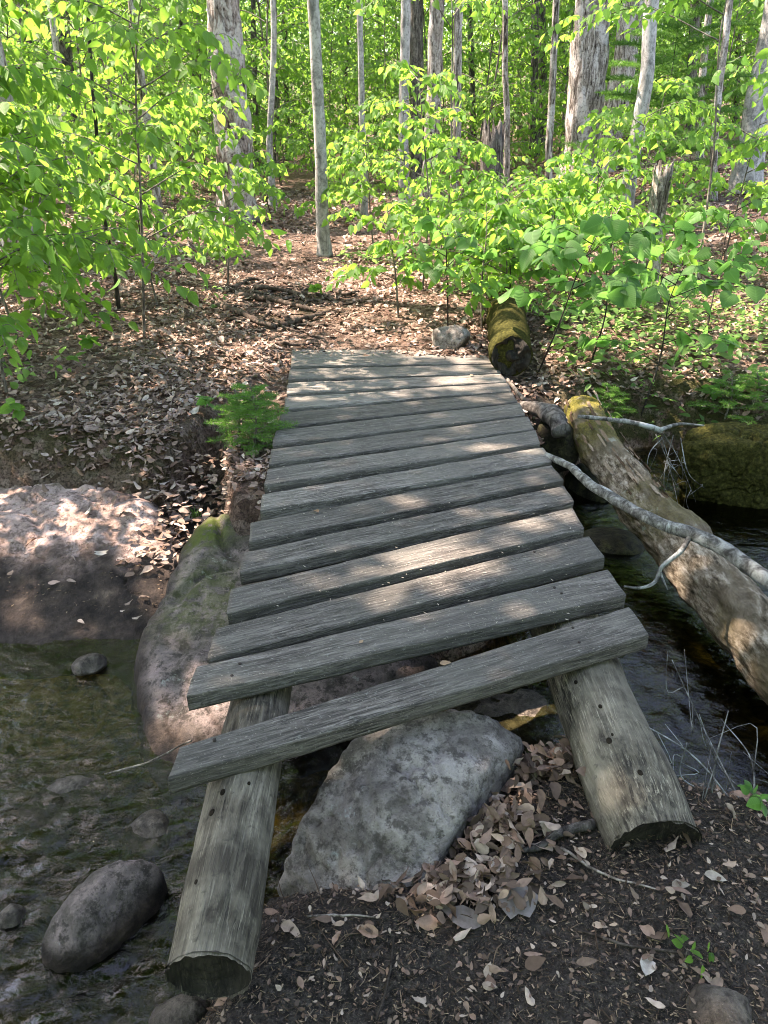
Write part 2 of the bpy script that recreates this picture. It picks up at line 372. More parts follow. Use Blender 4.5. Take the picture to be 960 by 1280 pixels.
MT['mossrock'] = m_rock('mossy_rock', (.035, .034, .018), (.07, .07, .028), (.014, .013, .009), (.1, .1, .04))
MT['beech'] = m_leaf('beech_leaf', (.035, .13, .02), (.095, .25, .04), (.31, .61, .08), .55)
MT['heart'] = m_leaf('hobblebush_leaf', (.04, .13, .03), (.08, .2, .045), (.2, .52, .1), .5)
MT['fir'] = m_leaf('fir_needles', (.04, .12, .02), (.09, .21, .035), (.16, .42, .06), .4, False)
MT['far'] = m_leaf('woodland_leaf', (.045, .12, .03), (.11, .23, .055), (.3, .55, .14), .55, False)
MT['litter'] = m_attr('dead_leaf', .7, .25, 60, .15)
MT['debris'] = m_attr('dry_debris', .85, .1, 90)
MT['twig'] = m_bark('twig_bark', (.05, .042, .034), (.14, .12, .1), (.26, .24, .2), (.32, .31, .28), .6, (20, 20, 5), bd=.004)
MT['darktwig'] = m_bark('dark_stem_bark', (.015, .012, .01), (.035, .028, .022), (.07, .06, .05), (.09, .08, .07), .65, (20, 20, 5), bd=.004)
MT['b_beech'] = m_bark('smooth_grey_bark', (.14, .137, .13), (.29, .285, .27), (.42, .41, .39), (.5, .49, .47), .54, (5, 5, 3), bstr=.4, bd=.012)
MT['b_birch'] = m_bark('shaggy_birch_bark', (.03, .022, .018), (.26, .23, .2), (.52, .48, .44), (.68, .65, .62), .55, (16, 16, 2.6), bd=.05)
MT['b_dead'] = m_bark('peeling_dead_bark', (.03, .024, .02), (.2, .155, .13), (.36, .3, .27), (.64, .6, .56), .5, (12, 12, 4), bd=.05)
MT['b_dark'] = m_bark('dark_furrowed_bark', (.03, .027, .024), (.1, .09, .08), (.2, .185, .165), (.26, .25, .23), .6, (14, 14, 3))
MT['root'] = m_bark('root_bark', (.025, .018, .014), (.065, .048, .038), (.13, .1, .082), (.2, .155, .13), .6, (14, 14, 5), bd=.01)
MT['branch'] = m_bark('lichen_branch_bark', (.035, .034, .03), (.12, .12, .11), (.24, .25, .23), (.42, .46, .44), .57, (16, 16, 10), bd=.006)
MT['moss'] = (lambda m: (m.bump(m.noise(90, 5, .7), .9, .01), m.done(m.ramp(m.noise(60, 6, .7), [(.3, (.010, .011, .004)), (.5, (.034, .034, .010)), (.7, (.085, .08, .022))])))[1])(M('moss', .95, .05))
MT['ground'] = m_ground(); MT['water'] = m_water()
MT['mud'] = (lambda m: (m.bump(m.noise(14, 7, .7), .6, .02), m.bump(m.noise(160, 4, .7), .6, .004), m.done(m.mix(m.ramp(m.noise(110, 4, .6), [(.58, 0), (.7, .5)]), m.ramp(m.noise(5, 7, .65), [(.3, (.02, .016, .012)), (.5, (.055, .042, .032)), (.7, (.1, .078, .06))]), (.15, .12, .09))))[2])(M('wet_mud', .5, .4))
# ------------------------------------------------------------ the ground
FAR_X = np.array([-8, -3, -1.57, -1.0, -.78, -.4, 0, .4, .8, 1.0, 1.35, 1.8, 2.3, 3, 5, 9]); FAR_Y = np.array([3.2, 2.75, 2.6, 2.5, 2.1, 2.1, 2.3, 2.6, 3.3, 4.1, 4.7, 4.85, 4.6, 4.55, 4.9, 6])
NEAR_X = np.array([-8, -1.3, -.8, -.5, -.3, 0, .3, .6, 1.0, 1.5, 2.2, 4, 9]); NEAR_Y = np.array([-2, 0, .55, .98, 1.42, 1.48, 1.78, 1.9, 1.74, 1.66, 1.9, 2.6, 4])
def shore(x, y):
    nz = .05 * fbm2(x, y, 3.1, 3, 5)
    yf = np.interp(x, FAR_X, FAR_Y); kf = 1 / np.sqrt(1 + ((np.interp(x + .15, FAR_X, FAR_Y) - np.interp(x - .15, FAR_X, FAR_Y)) / .3) ** 2)
    yn = np.interp(x, NEAR_X, NEAR_Y); kn = 1 / np.sqrt(1 + ((np.interp(x + .15, NEAR_X, NEAR_Y) - np.interp(x - .15, NEAR_X, NEAR_Y)) / .3) ** 2)
    return (y - yf) * kf + nz, (yn - y) * kn + nz
def path_x(y): return np.interp(y, [3.5, 5.2, 6.5, 8, 10, 12, 16, 22], [-.9, -.35, -.75, -1.15, -.85, -.9, -1.6, -2.5])
def height(x, y):
    x = np.asarray(x, float); y = np.asarray(y, float); df, dn = shore(x, y)
    left = sstep(.3, -.5, x)
    zl = .15 * sstep(-.02, .95, df) + .33 * sstep(.82, 1.2, df)
    zr = .40 * sstep(-.1, .28, df) + .07 * sstep(.3, 1, df)
    zf = left * zl + (1 - left) * zr
    zn = .29 * sstep(-.1, .3, dn) + .03 * sstep(.3, 1, dn) + .05 * sstep(.35, .9, x) * sstep(.0, .5, dn)
    bed = -.10 - .05 * sstep(0, -.6, np.maximum(df, dn)) + .035 * fbm2(x, y, 5, 3, 9)
    land = np.maximum(zf, zn)
    z = np.where(land > .001, bed * (1 - sstep(0, .1, land)) + land, bed)
    off = sstep(.3, 1.2, np.abs(x - path_x(y)))
    up = sstep(0, 1, df)
    z = z + up * (.028 * np.clip(y - 6, 0, 60) + .012 * np.clip(y - 16, 0, 60) + .09 * np.clip(y - 36, 0, 90))
    z = z + up * off * (.05 * fbm2(x, y, .9, 3, 3) + .16 * sstep(8, 14, y) * fbm2(x, y, .28, 3, 4)) + up * off * .05
    z = z + up * .06 * sstep(1.5, 5, x) * np.clip(y - 5, 0, 14)
    z = z + sstep(.02, .12, land) * (.018 * fbm2(x, y, 5, 3, 1) + .010 * fbm2(x, y, 18, 3, 2))
    ud = sstep(.98, .8, np.abs(x - .1)) * sstep(5.35, 5.1, y) * sstep(1.9, 2.3, y)
    z = z * (1 - ud) + np.minimum(z, .33 + .02 * y) * ud
    gully = np.exp(-((x + 1.0) / .12) ** 2) * sstep(2.2, 2.5, y) * sstep(3.4, 3.0, y); z = z - .05 * gully
    return z
def hz(x, y): return float(height(np.array([x]), np.array([y]))[0])
def on_ground(px, py):
    d = ray(px, py); t = np.linspace(.6, 60, 6000); P = np.array([0, 0, HC]) + t[:, None] * d
    h = height(P[:, 0], P[:, 1]); i = np.argmax(P[:, 2] < h)
    return P[i] * [1, 1, 0] + [0, 0, h[i]]
def graded(lo, hi, a, b, step, gmax):                     # fine between a and b, coarser outwards
    c = list(np.arange(a, b, step)); s_ = step
    while c[-1] < hi: s_ = min(s_ * 1.07, gmax); c.append(c[-1] + s_)
    s_ = step; pre = []
    q = a
    while q > lo: s_ = min(s_ * 1.07, gmax); q -= s_; pre.append(q)
    return np.array(pre[::-1] + c)
def grid_faces(nx, ny):
    i = np.arange(ny - 1)[:, None] * nx + np.arange(nx - 1)[None]
    return np.stack([i, i + 1, i + nx + 1, i + nx], -1).reshape(-1, 4)
xs = graded(-130, 130, -2.6, 2.8, .016, 4); ys = graded(-25, 150, .5, 5.6, .018, 4)
X, Y = np.meshgrid(xs, ys); Z = height(X, Y)
df, dn = shore(X, Y)
soil = np.maximum(sstep(-.05, .12, dn), sstep(1.05, .85, df + .15 * fbm2(X, Y, 4, 3, 8)) * sstep(.4, -.2, X))
soil = np.maximum(soil, sstep(1.6, .9, df) * sstep(1.3, 1.0, X) * sstep(.6, .9, X) * .6)
pathm = sstep(.55, .2, np.abs(X - path_x(Y)) + .2 * fbm2(X, Y, 2, 3, 12)) * sstep(12, 7, Y)
soil = np.maximum(soil, pathm * .25 * (df > 0))
bedm = sstep(.02, -.03, Z)
mossm = np.maximum(sstep(.5, .15, np.abs(df - .15)) * sstep(.9, 1.3, X) * .8, sstep(.25, .0, np.abs(df - 1.15)) * sstep(-.9, -1.3, X) * .7) * (df > 0)
mossm = np.maximum(mossm, .6 * sstep(.1, .4, fbm2(X, Y, 1.2, 3, 20)) * (df > 1))
g = Geo(); C = np.stack([soil, mossm, bedm, np.ones_like(soil)], -1).reshape(-1, 4)
g.add(np.stack([X, Y, Z], -1).reshape(-1, 3), grid_faces(len(xs), len(ys)), C)
tag(g.obj('ground', MT['ground']), kind='structure')

# ------------------------------------------------------------ the water
xs = graded(-8, 9, -2.4, 3.2, .014, .3); ys = graded(-2, 6.5, .5, 5.0, .014, .3)
X, Y = np.meshgrid(xs, ys)
flow = sstep(1.2, -.6, X)                                  # livelier where it runs out on the left
w = .004 * fbm2(X * .8 + .5 * Y, Y * 1.4, 5, 3, 31) + (.003 + .016 * flow * sstep(2.2, 1.5, Y)) * fbm2(X * 1.0 + .4 * Y + .1 * np.sin(9 * Y), Y * 2.2 - .5 * X, 10, 4, 33)
w = w + .012 * sstep(.5, .75, X) * sstep(1.35, 1.05, X) * sstep(1.9, 2.1, Y) * sstep(2.8, 2.5, Y) * fbm2(X, Y, 14, 3, 35)
dp = np.clip(-height(X, Y) / .17, 0, 1) * (.2 + .8 * np.maximum(sstep(2.3, 1.7, Y), sstep(.2, 1, X)))
Ct = np.stack([np.exp(-.12 - 1.5 * dp), np.exp(-.12 - 1.4 * dp), np.exp(-.3 - 1.8 * dp), np.ones_like(dp)], -1).reshape(-1, 4)
g = Geo(); g.add(np.stack([X, Y, w], -1).reshape(-1, 3), grid_faces(len(xs), len(ys)), Ct)
tag(g.obj('stream', MT['water']), kind='structure')

# ------------------------------------------------------------ rocks
def ico(sub):
    bm = bmesh.new(); bmesh.ops.create_icosphere(bm, subdivisions=sub, radius=1)
    V = np.array([v.co[:] for v in bm.verts]); F = np.array([[v.index for v in f.verts] for f in bm.faces]); bm.free(); return V, F
ICO = {k: ico(k) for k in (3, 4, 5, 6)}
def rock(name, label, center, radii, mat, rz=0, seed=1, npl=12, p=9, sub=5, amp=.03, nsc=5, cuts=(), moss=None, wet=None, fine=.004, cat='rock', group=None, kind=None, hmin=.72):
    D, F = ICO[sub]; D = D / np.linalg.norm(D, axis=1)[:, None]; r_ = np.random.default_rng(seed)
    N = r_.normal(size=(npl, 3)); N /= np.linalg.norm(N, axis=1)[:, None]; H = r_.uniform(hmin, 1, npl)
    for c in cuts: n = np.array(c[:3], float); N = np.vstack([N, n / np.linalg.norm(n)]); H = np.append(H, c[3])
    q = (np.maximum(D @ N.T, 0) / H) ** p; r = (q.sum(1) + 1) ** (-1 / p)
    V = D * r[:, None] * radii
    V = V + D * (amp * fbm(V, nsc, 5, seed * 7) + fine * fbm(V, 45, 3, seed + 3))[:, None]
    c_, s_ = math.cos(rz), math.sin(rz); V = V @ np.array([[c_, s_, 0], [-s_, c_, 0], [0, 0, 1]])
    Wd = V + center; C = np.zeros((len(V), 4)); C[:, 3] = 1
    if moss: C[:, 1] = moss(Wd)
    C[:, 2] = (sstep(.075, .03, Wd[:, 2] + .03 * fbm(Wd, 9, 3, 4)) if wet is None else wet(Wd))
    g = Geo(); g.add(V, F, C); o = g.obj(name, MT[mat]); o.location = center
    return tag(o, label, cat, group, kind)

def hull_rock(name, label, pts, mat, seed=1, p=18, sub=6, amp=.02, nsc=4, fine=.005, moss=None, cat='rock', low=-.25, shrink=.9, wet=None):
    P3 = np.array([at(*q) for q in pts]); c = P3.mean(0); c[2] = (P3[:, 2].max() + low) / 2
    lo = P3.copy(); lo[:, :2] = c[:2] + (lo[:, :2] - c[:2]) * shrink; lo[:, 2] = low
    bm = bmesh.new(); [bm.verts.new(v) for v in np.vstack([P3, lo])]; bmesh.ops.convex_hull(bm, input=bm.verts); bm.normal_update()
    N = []; H = []
    for f in bm.faces:
        n = np.array(f.normal); v = np.array(f.verts[0].co); h = n.dot(v - c)
        if h < 0: n, h = -n, -h
        if f.calc_area() > 1e-5 and not any(np.dot(n, m) > .999 for m in N): N.append(n); H.append(h)
    bm.free(); N = np.array(N); H = np.array(H)
    D, F = ICO[sub]; D = D / np.linalg.norm(D, axis=1)[:, None]; r = ((np.maximum(D @ N.T, 0) / H) ** p).sum(1) ** (-1 / p); V = D * r[:, None]
    rg = 1 - np.abs(fbm(V, nsc * 1.6, 4, seed + 50)) * 2
    V = V + D * (amp * fbm(V, nsc, 6, seed * 7, .62) - amp * .45 * sstep(.8, 1, rg) + fine * fbm(V, 38, 3, seed + 3) + fine * .5 * fbm(V, 110, 2, seed + 5))[:, None]
    Wd = V + c; C = np.zeros((len(V), 4)); C[:, 3] = 1
    if moss: C[:, 1] = moss(Wd)
    C[:, 2] = sstep(.075, .03, Wd[:, 2] + .03 * fbm(Wd, 9, 3, 4)) if wet is None else wet(Wd)
    g = Geo(); g.add(V, F, C); o = g.obj(name, MT[mat]); o.location = c; return tag(o, label, cat)
hull_rock('boulder', 'big grey angular boulder half under the near end of the footbridge',
     [(345, 1100, .14), (372, 1035, .26), (398, 975, .33), (450, 905, .40), (525, 880, .44), (605, 886, .42), (662, 922, .34), (600, 960, .40), (560, 1050, .33), (505, 1145, .22), (425, 1138, .2), (640, 990, .2), (480, 1000, .40)], 'granite', 5, 40, amp=.026, nsc=5.5, cat='boulder')
poly = np.array([at(*q)[:2] for q in [(-420, 586, .31), (0, 586, .31), (125, 580, .32), (192, 612, .31), (218, 665, .27), (210, 725, .2), (182, 785, .10), (150, 808, .03), (60, 812, .03), (-60, 806, .03), (-420, 800, .03)]])
def poly_sd(x, y, P):
    d = np.full(x.shape, 1e9); ins = np.zeros(x.shape, bool)
    for k in range(len(P)):
        a_, b_ = P[k], P[(k + 1) % len(P)]; e = b_ - a_; t = np.clip(((x - a_[0]) * e[0] + (y - a_[1]) * e[1]) / e.dot(e), 0, 1)
        d = np.minimum(d, np.hypot(x - a_[0] - t * e[0], y - a_[1] - t * e[1])); c1 = (a_[1] > y) != (b_[1] > y)
        ins ^= c1 & (x < (b_[0] - a_[0]) * (y - a_[1]) / (b_[1] - a_[1] + 1e-12) + a_[0])
    return np.where(ins, d, -d)
def slab(name, label, cat, mat, poly, x0, x1, y0, y1, yz, seed, moss, wetf, amp=.045, edge=.07, drop=.3):
    X, Y = np.meshgrid(np.arange(x0, x1, .012), np.arange(y0, y1, .011)); sh = X.shape
    sdm = poly_sd(X, Y, poly) + .05 * fbm2(X, Y, 5, 4, seed)
    Zs = np.interp(Y, *yz) + amp * fbm2(X, Y, 1.6, 5, seed + 1) + .016 * fbm2(X, Y, 8, 5, seed + 2) + .003 * fbm2(X, Y, 60, 3, seed + 3)
    Zs = Zs - .022 * sstep(.035, .0, np.abs(fbm2(X + .3 * Y, Y, 1.3, 3, seed + 4))) - .012 * sstep(.03, .0, np.abs(fbm2(X, Y, 3.2, 3, seed + 8))) - .03 * sstep(.12, 0, sdm) ** 2 - drop * sstep(.012, -edge, sdm)
    C = np.zeros(sh + (4,)); C[..., 3] = 1; C[..., 1] = moss(X, Y, Zs); C[..., 2] = wetf(X, Y, Zs)
    C[..., 2] = np.maximum(C[..., 2], .85 * sstep(.07, .0, sdm))  # rim and flanks darkened all round the outline
    F = grid_faces(sh[1], sh[0]); kv = (sdm > -edge - .03).ravel(); F = F[kv[F].all(1)]; used = np.unique(F); mp = np.full(X.size, -1); mp[used] = np.arange(len(used))
    g = Geo(); g.add(np.stack([X, Y, Zs], -1).reshape(-1, 3)[used], mp[F], C.reshape(-1, 4)[used]); tag(g.obj(name, MT[mat]), label, cat)
slab('rock_slab', 'broad flat pinkish rock slab sloping into the shallow water left of the bridge, partly under mud', 'rock slab', 'pinkrock', poly, -5.2, -.75, 2.4, 4.0,
     ([2.4, 2.55, 2.7, 2.9, 3.1, 3.4, 3.8], [-.04, -.008, .022, .08, .16, .25, .31]), 71, lambda X, Y, Z: sstep(3.5, 3.75, Y + .2 * fbm2(X, Y, 3, 3, 2)) * .8,
     lambda X, Y, Z: np.maximum(.95 * sstep(.09, .05, Z), .97 * sstep(3.36, 3.12, Y + .7 * fbm2(X, Y, 2.0, 5, 77) - .10 * sstep(-1.4, -1.0, X))))
poly2 = np.array([at(*q)[:2] for q in [(178, 930, .06), (164, 850, .12), (178, 775, .2), (212, 690, .27), (236, 648, .3), (264, 624, .33), (340, 606, .36), (430, 640, .34), (540, 790, .22), (500, 860, .16), (430, 885, .12), (300, 935, .06), (215, 955, .03)]])
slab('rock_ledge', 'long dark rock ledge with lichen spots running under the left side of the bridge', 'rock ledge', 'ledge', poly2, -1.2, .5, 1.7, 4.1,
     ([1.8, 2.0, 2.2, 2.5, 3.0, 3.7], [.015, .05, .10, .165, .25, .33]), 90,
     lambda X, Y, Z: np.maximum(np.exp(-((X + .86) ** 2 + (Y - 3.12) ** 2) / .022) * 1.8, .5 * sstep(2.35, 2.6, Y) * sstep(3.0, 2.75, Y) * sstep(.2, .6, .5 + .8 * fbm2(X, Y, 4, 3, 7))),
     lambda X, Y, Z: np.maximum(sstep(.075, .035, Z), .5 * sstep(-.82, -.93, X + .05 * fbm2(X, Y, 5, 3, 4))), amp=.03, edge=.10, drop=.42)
hull_rock('mossy_bank', 'low dark mossy bank overhanging the shaded pool at the right edge', [(838, 556, .30), (862, 532, .37), (930, 522, .40), (1010, 520, .40), (1080, 540, .38), (1040, 600, .16), (950, 608, .14), (870, 598, .15), (840, 582, .2), (905, 552, .38), (990, 560, .36)], 'moss', 53, 12, 6, .06, 4.5, .012, cat='mossy bank', low=-.1, shrink=.85)
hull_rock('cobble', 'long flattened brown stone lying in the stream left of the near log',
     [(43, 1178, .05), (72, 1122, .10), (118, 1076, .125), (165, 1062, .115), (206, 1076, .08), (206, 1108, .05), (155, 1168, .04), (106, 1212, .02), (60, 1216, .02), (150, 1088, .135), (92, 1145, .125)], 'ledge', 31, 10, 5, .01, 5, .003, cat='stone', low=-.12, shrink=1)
for nm, lb, px, py, z, rad, mt, sd, rz in (
    ('stone', 'small wet brown stone at the edge of the shallow pool left', 113, 832, .02, (.07, .05, .04), 'wetrock', 41, .2),
    ('stone', 'dark flat stone just breaking the surface above the long stream stone', 85, 1000, -.05, (.15, .09, .06), 'wetrock', 42, .4),
    ('stone', 'low wet stone between the long stream stone and the near plank', 186, 1040, -.03, (.09, .07, .055), 'wetrock', 43, -.5),
    ('stone', 'small black wet stone at the left picture edge beside the long stream stone', 14, 1146, 0, (.045, .04, .04), 'wetrock', 44, 0),
    ('stone', 'submerged dark stone under the near planks beside the right log', 630, 905, -.08, (.3, .2, .09), 'wetrock', 45, .3),
    ('stone', 'dark mossy stone in the stream just right of the bridge deck', 735, 610, .0, (.13, .22, .12), 'mossrock', 46, .3),
    ('stone', 'mossy stone in the shaded water under the grey lichen branch', 765, 680, -.01, (.15, .16, .07), 'mossrock', 47, 1),
    ('stone', 'brown stone on the bank under the cut end of the left log', 232, 1278, .10, (.085, .06, .07), 'wetrock', 48, .2),
    ('stone', 'rounded grey stone in the leaves beyond the far end of the bridge', 562, 424, .56, (.17, .12, .11), 'granite', 49, 0),
    ('stone', 'dark moss-capped stone in the bottom right corner', 905, 1282, .31, (.075, .08, .07), 'wetrock', 50, .3),
    ('stone', 'mossy stone wedged beneath the right edge of the deck', 690, 560, .22, (.15, .2, .18), 'mossrock', 51, .3),
    ('moss_mound', 'left mossy mound on the rim of the bank above the rock slab', 95, 552, .38, (.22, .12, .1), 'mossrock', 53, .1),
    ('moss_mound', 'right mossy mound on the rim of the bank above the rock slab', 180, 562, .36, (.14, .1, .09), 'mossrock', 54, .1)):
    P_ = at(px, py, z); rock(nm, lb, tuple(P_), rad, mt, rz, sd, 9, 14, 5, min(rad) * .2, 7, wet=lambda W: sstep(.05, .01, W[:, 2]), cat='stone', hmin=.66, moss=(lambda W: sstep(.36, .39, W[:, 2] + .02 * fbm(W, 20, 2, 1))) if sd == 50 else None)

# ------------------------------------------------------------ the footbridge
DZ = lambda y: .55 - .015 * (y - 1.5)
def at_deck(px, py):
    d = ray(px, py); t = (.55 + .0225 - HC) / (d[2] + .015 * d[1]); return np.array([0, 0, HC]) + t * d
PLK = [((365.5,436.6),(364,456.4),(602,436.6),(616,453)),((362,461),(360,473.5),(617,455),(626,465.5)),((359.6,478),(358,491),(626,467),(633.5,476.6)),((357,496.4),(355,511),(635,478),(639,488)),((351,516),(347,533),(640,489.7),(646.6,502)),((344.5,537.6),(340.6,555.4),(648.5,503),(656.5,518)),((340,561),(336,580),(660,520),(668,536)),((334.6,586),(330.7,606),(669,537.6),(675,554)),((328,617.7),(325.7,638),(678,558.6),(690,576.4)),((314,652.4),(310.4,677),(688.7,581),(704,599.6)),((306,690),(300,716),(704,606),(717.7,626)),((288.5,735.6),(284,766.4),(715,634),(730,661)),((271,784),(259.5,823),(735.4,669.7),(755.6,696)),((247,832.6),(233.6,870),(759,711.6),(782,743)),((225,932.5),(210,963.6),(785.5,758.4),(812,793))]
bridge = thing('footbridge', 'rustic plank footbridge of weathered grey boards on two round logs across the stream', 'footbridge', (0, 1.2, .5))
def plank(i, q):
    tl, bl, tr, br = [at_deck(*a) for a in q]
    if i == 14: bl = bl + np.array([.0, -.012, -.012]); 
    th = .052; nx, ny = 90, 12
    u = np.linspace(0, 1, nx); v = np.linspace(0, 1, ny)
    def surf(U, Vv):
        return (bl * ((1 - U) * (1 - Vv))[..., None] + br * (U * (1 - Vv))[..., None] + tl * ((1 - U) * Vv)[..., None] + tr * (U * Vv)[..., None])
    ctr = (tl + bl + tr + br) / 4; ax = (br - bl); ax[2] = 0; ang = math.atan2(ax[1], ax[0])
    # closed ring section: top ny points, front edge, bottom, back edge, with worn corners
    sec = []
    e = .035
    for vv in np.linspace(e, 1 - e, 9): sec.append((vv, 0))
    sec += [(1 - e * .3, -.002), (1, -.006)]
    for k in (.3, .6, .85): sec.append((1, -th * k))
    for vv in (1, .66, .33, 0): sec.append((vv, -th))
    for k in (.85, .6, .3): sec.append((0, -th * k))
    sec += [(0, -.006), (e * .3, -.002)]
    sec = np.array(sec); m_ = len(sec)
    U, K = np.meshgrid(u, np.arange(m_), indexing='ij'); Vv = sec[K, 0]
    P = surf(U, Vv); P[..., 2] += sec[K, 1]
    s_ = 60 + i
    wob = .004 * fbm2(U * 3, np.zeros_like(U) + i, 1.5, 3, s_)
    y_edge = .004 * fbm2(U * 14, (Vv > .5) * 5. + i * 3, 1, 3, s_ + 1) * (np.abs(Vv - .5) > .45)
    P[..., 1] += y_edge; P[..., 2] += wob + .0025 * fbm(P * np.array([4, 25, 25]), 1, 3, s_)
    P[..., 0] += (.006 * fbm(P, 14, 2, s_ + 5)) * ((U < .001) | (U > .999))
    c_, s__ = math.cos(-ang), math.sin(-ang); Q = P - ctr
    Q = Q @ np.array([[c_, s__, 0], [-s__, c_, 0], [0, 0, 1]])
    V = Q.reshape(-1, 3)
    a = np.arange(nx - 1)[:, None] * m_; b = np.arange(m_)[None]; c2 = (b + 1) % m_
    F = np.stack([a + b, a + m_ + b, a + m_ + c2, a + c2], -1).reshape(-1, 4)
    g = Geo(); g.add(V, F)
    for r0, flip in ((0, 0), (nx - 1, 1)):                # end grain
        cc = V[r0 * m_:(r0 + 1) * m_].mean(0); n0 = g.n; g.add([cc], np.zeros((1, 3), int) + 0); g.F.pop()
        j = np.arange(m_); k = (j + 1) % m_; A = r0 * m_ + j; B = r0 * m_ + k
        f = np.stack([np.full(m_, n0), A, B] if not flip else [np.full(m_, n0), B, A], -1); g.F.append(f)
    o = g.obj('plank', MT['plank'], bridge, smooth=False)
    me = o.data; me.polygons.foreach_set('use_smooth', np.ones(len(me.polygons), bool))
    o.location = Vector(ctr) - Vector(bridge.location); o.rotation_euler = (0, 0, ang)
    if i == 14: o['label'] = 'loose skewed end plank nearest the camera'
    return o
for i, q in enumerate(PLK): plank(i, q)
nailm = (lambda m: m.done((.02, .015, .012)))(M('rusty_nail', .7))
for (px, py) in ((716, 785), (724, 803), (702, 742), (693, 735), (268, 925), (290, 845), (300, 830), (668, 690)):
    P_ = at_deck(px, py); g = Geo(); add_tube(g, [P_ + [0, 0, -.01], P_ + [0, 0, .0035]], [.0045, .0045], 10)
    o = g.obj('nail', nailm, bridge); o.location = -Vector(bridge.location)

def log_end(center, axis, r, parent, off, seed, mat='slogend', name='cut_end', jag=.01, shear=0, dish=0):
    axis = np.array(axis) / np.linalg.norm(axis); up = np.array([0, 0, 1.]); e1 = np.cross(up, axis); e1 /= np.linalg.norm(e1); e2 = np.cross(axis, e1)
    nr, na = 14, 48; rr = np.linspace(0, 1, nr); aa = np.linspace(0, 2 * np.pi, na, endpoint=False); V = []
    Rg, A = np.meshgrid(rr, aa, indexing='ij'); x = Rg * np.cos(A) * r; y = Rg * np.sin(A) * r
    h = jag * fbm2(x, y, 18, 4, seed) + .002 * np.sin(Rg * 60)
    h = h + shear * y * e2[2] - dish * (1 - Rg ** 4)
    V = np.array(center) + x[..., None] * e1 + y[..., None] * e2 + h[..., None] * axis
    i = np.arange(nr - 1)[:, None] * na; j = np.arange(na)[None]; k = (j + 1) % na
    F = np.stack([i + j, i + na + j, i + na + k, i + k], -1).reshape(-1, 4)
    g = Geo(); g.add(V.reshape(-1, 3), F); o = g.obj(name, MT[mat], parent); o.location = -Vector(off); return o
def support_log(pts, r, seed):
    P = spline(pts, 120); n = len(P)
    t = np.linspace(0, 1, n); rad = r * (1 + .02 * np.sin(t * 9 + seed)) * (1 - .06 * sstep(.06, 0, t)) 
    g = Geo(); V, F, F2, uv = tube(P, rad, 56, False, .10, 4, seed); V = V + .0025 * fbm(V * [1, .35, 1], 40, 3, seed)[:, None] * ((V.reshape(n, 56, 3) - P[:, None]).reshape(-1, 3) / r)
    D = V.reshape(n, 56, 3) - P[:, None]; A = np.linspace(0, 2 * np.pi, 56, endpoint=False)
    crack = sum(-.014 * np.exp(-((A[None] - (q_ + .22 * np.sin(t * w_ + q_)[:, None])) / .06) ** 2) for q_, w_ in ((1.1, 7), (2.3, 13), (3.7, 9), (5.2, 11)))
    knots = 0
    V = (P[:, None] + D * (1 + crack[..., None] * 5))
    T0 = P[0] - P[1]; T0 /= np.linalg.norm(T0); sh = (V[..., 2] - P[:, 2][:, None]) * .12 * sstep(.12, 0, t)[:, None]
    V = V + T0 * (sh + .008 * hash3(np.arange(56), np.full(56, seed), np.zeros(56, int)) * (t[:, None] < .001))[..., None]; V = V.reshape(-1, 3)
    g.add(V, F, None, uv)
    o = g.obj('support_log', MT['slog'], bridge); o.location = -Vector(bridge.location)
    rk = np.random.default_rng(seed); Vg = V.reshape(n, 56, 3)
    for q in range(9):                                     # small dark knots and holes on the upper side, vertical cracks beside
        i_ = int(rk.uniform(4, 50)); up_ = np.argsort(-(Vg[i_, :, 2] - .7 * Vg[i_, :, 1]))[int(rk.integers(0, 12))]; p_ = Vg[i_, up_]; nn_ = p_ - P[i_]; nn_ /= np.linalg.norm(nn_); ax_ = P[i_ + 1] - P[i_]; ax_ /= np.linalg.norm(ax_); tn_ = np.cross(nn_, ax_)
        rr_ = rk.uniform(.003, .007); aa_ = np.linspace(0, 2 * np.pi, 14, endpoint=False); ring = lambda s_, h_: p_ + nn_ * h_ + ax_ * (np.cos(aa_) * rr_ * s_ * 1.5)[:, None] + tn_ * (np.sin(aa_) * rr_ * s_)[:, None]
        VV = np.concatenate([ring(1.25, -.003), ring(1.0, .0012), ring(.6, .0010), [p_ + nn_ * .0008]]); j_ = np.arange(14); k_ = (j_ + 1) % 14
        gk = Geo(); gk.add(VV, np.concatenate([np.stack([j_ + 14 * z_, k_ + 14 * z_, k_ + 14 * z_ + 14, j_ + 14 * z_ + 14], -1) for z_ in (0, 1)])); gk.F.append(np.stack([j_ + 28, k_ + 28, np.full(14, 42)], -1)); gk.obj('knot', MT['knot'], o)
    log_end(P[0] , P[0] - P[1], r * .97, o, (0, 0, 0), seed, shear=.12, dish=.02)
    return o
zl = DZ(1.5) - .052 - .112
A0 = at(262, 1226, zl); A1 = at(325, 880, zl)
d_ = (A1 - A0) / (A1[1] - A0[1])
def under(p, r): p = np.array(p); p[2] = DZ(p[1]) - .058 - r; return p
support_log([under(A0, .098), under(A1, .09), under(A0 + d_ * 2, .09), under(A0 + d_ * 3.2, .09), under(A0 + d_ * 4.1, .09)], .088, 71)
print('left log', A0, A1)
B0 = at(818, 1058, .335); B1 = at(744, 870, zl + .0)
d_ = (B1 - B0) / (B1[1] - B0[1]); print('right log', B0, B1, d_)
B2 = B1 + [-.02, 1.2, -.015]
support_log([B0, under(B1, .12), under(B2, .12), under(B2 + [-.03, 1.2, 0], .12), under(B2 + [-.05, 2.1, 0], .12)], .118, 72)

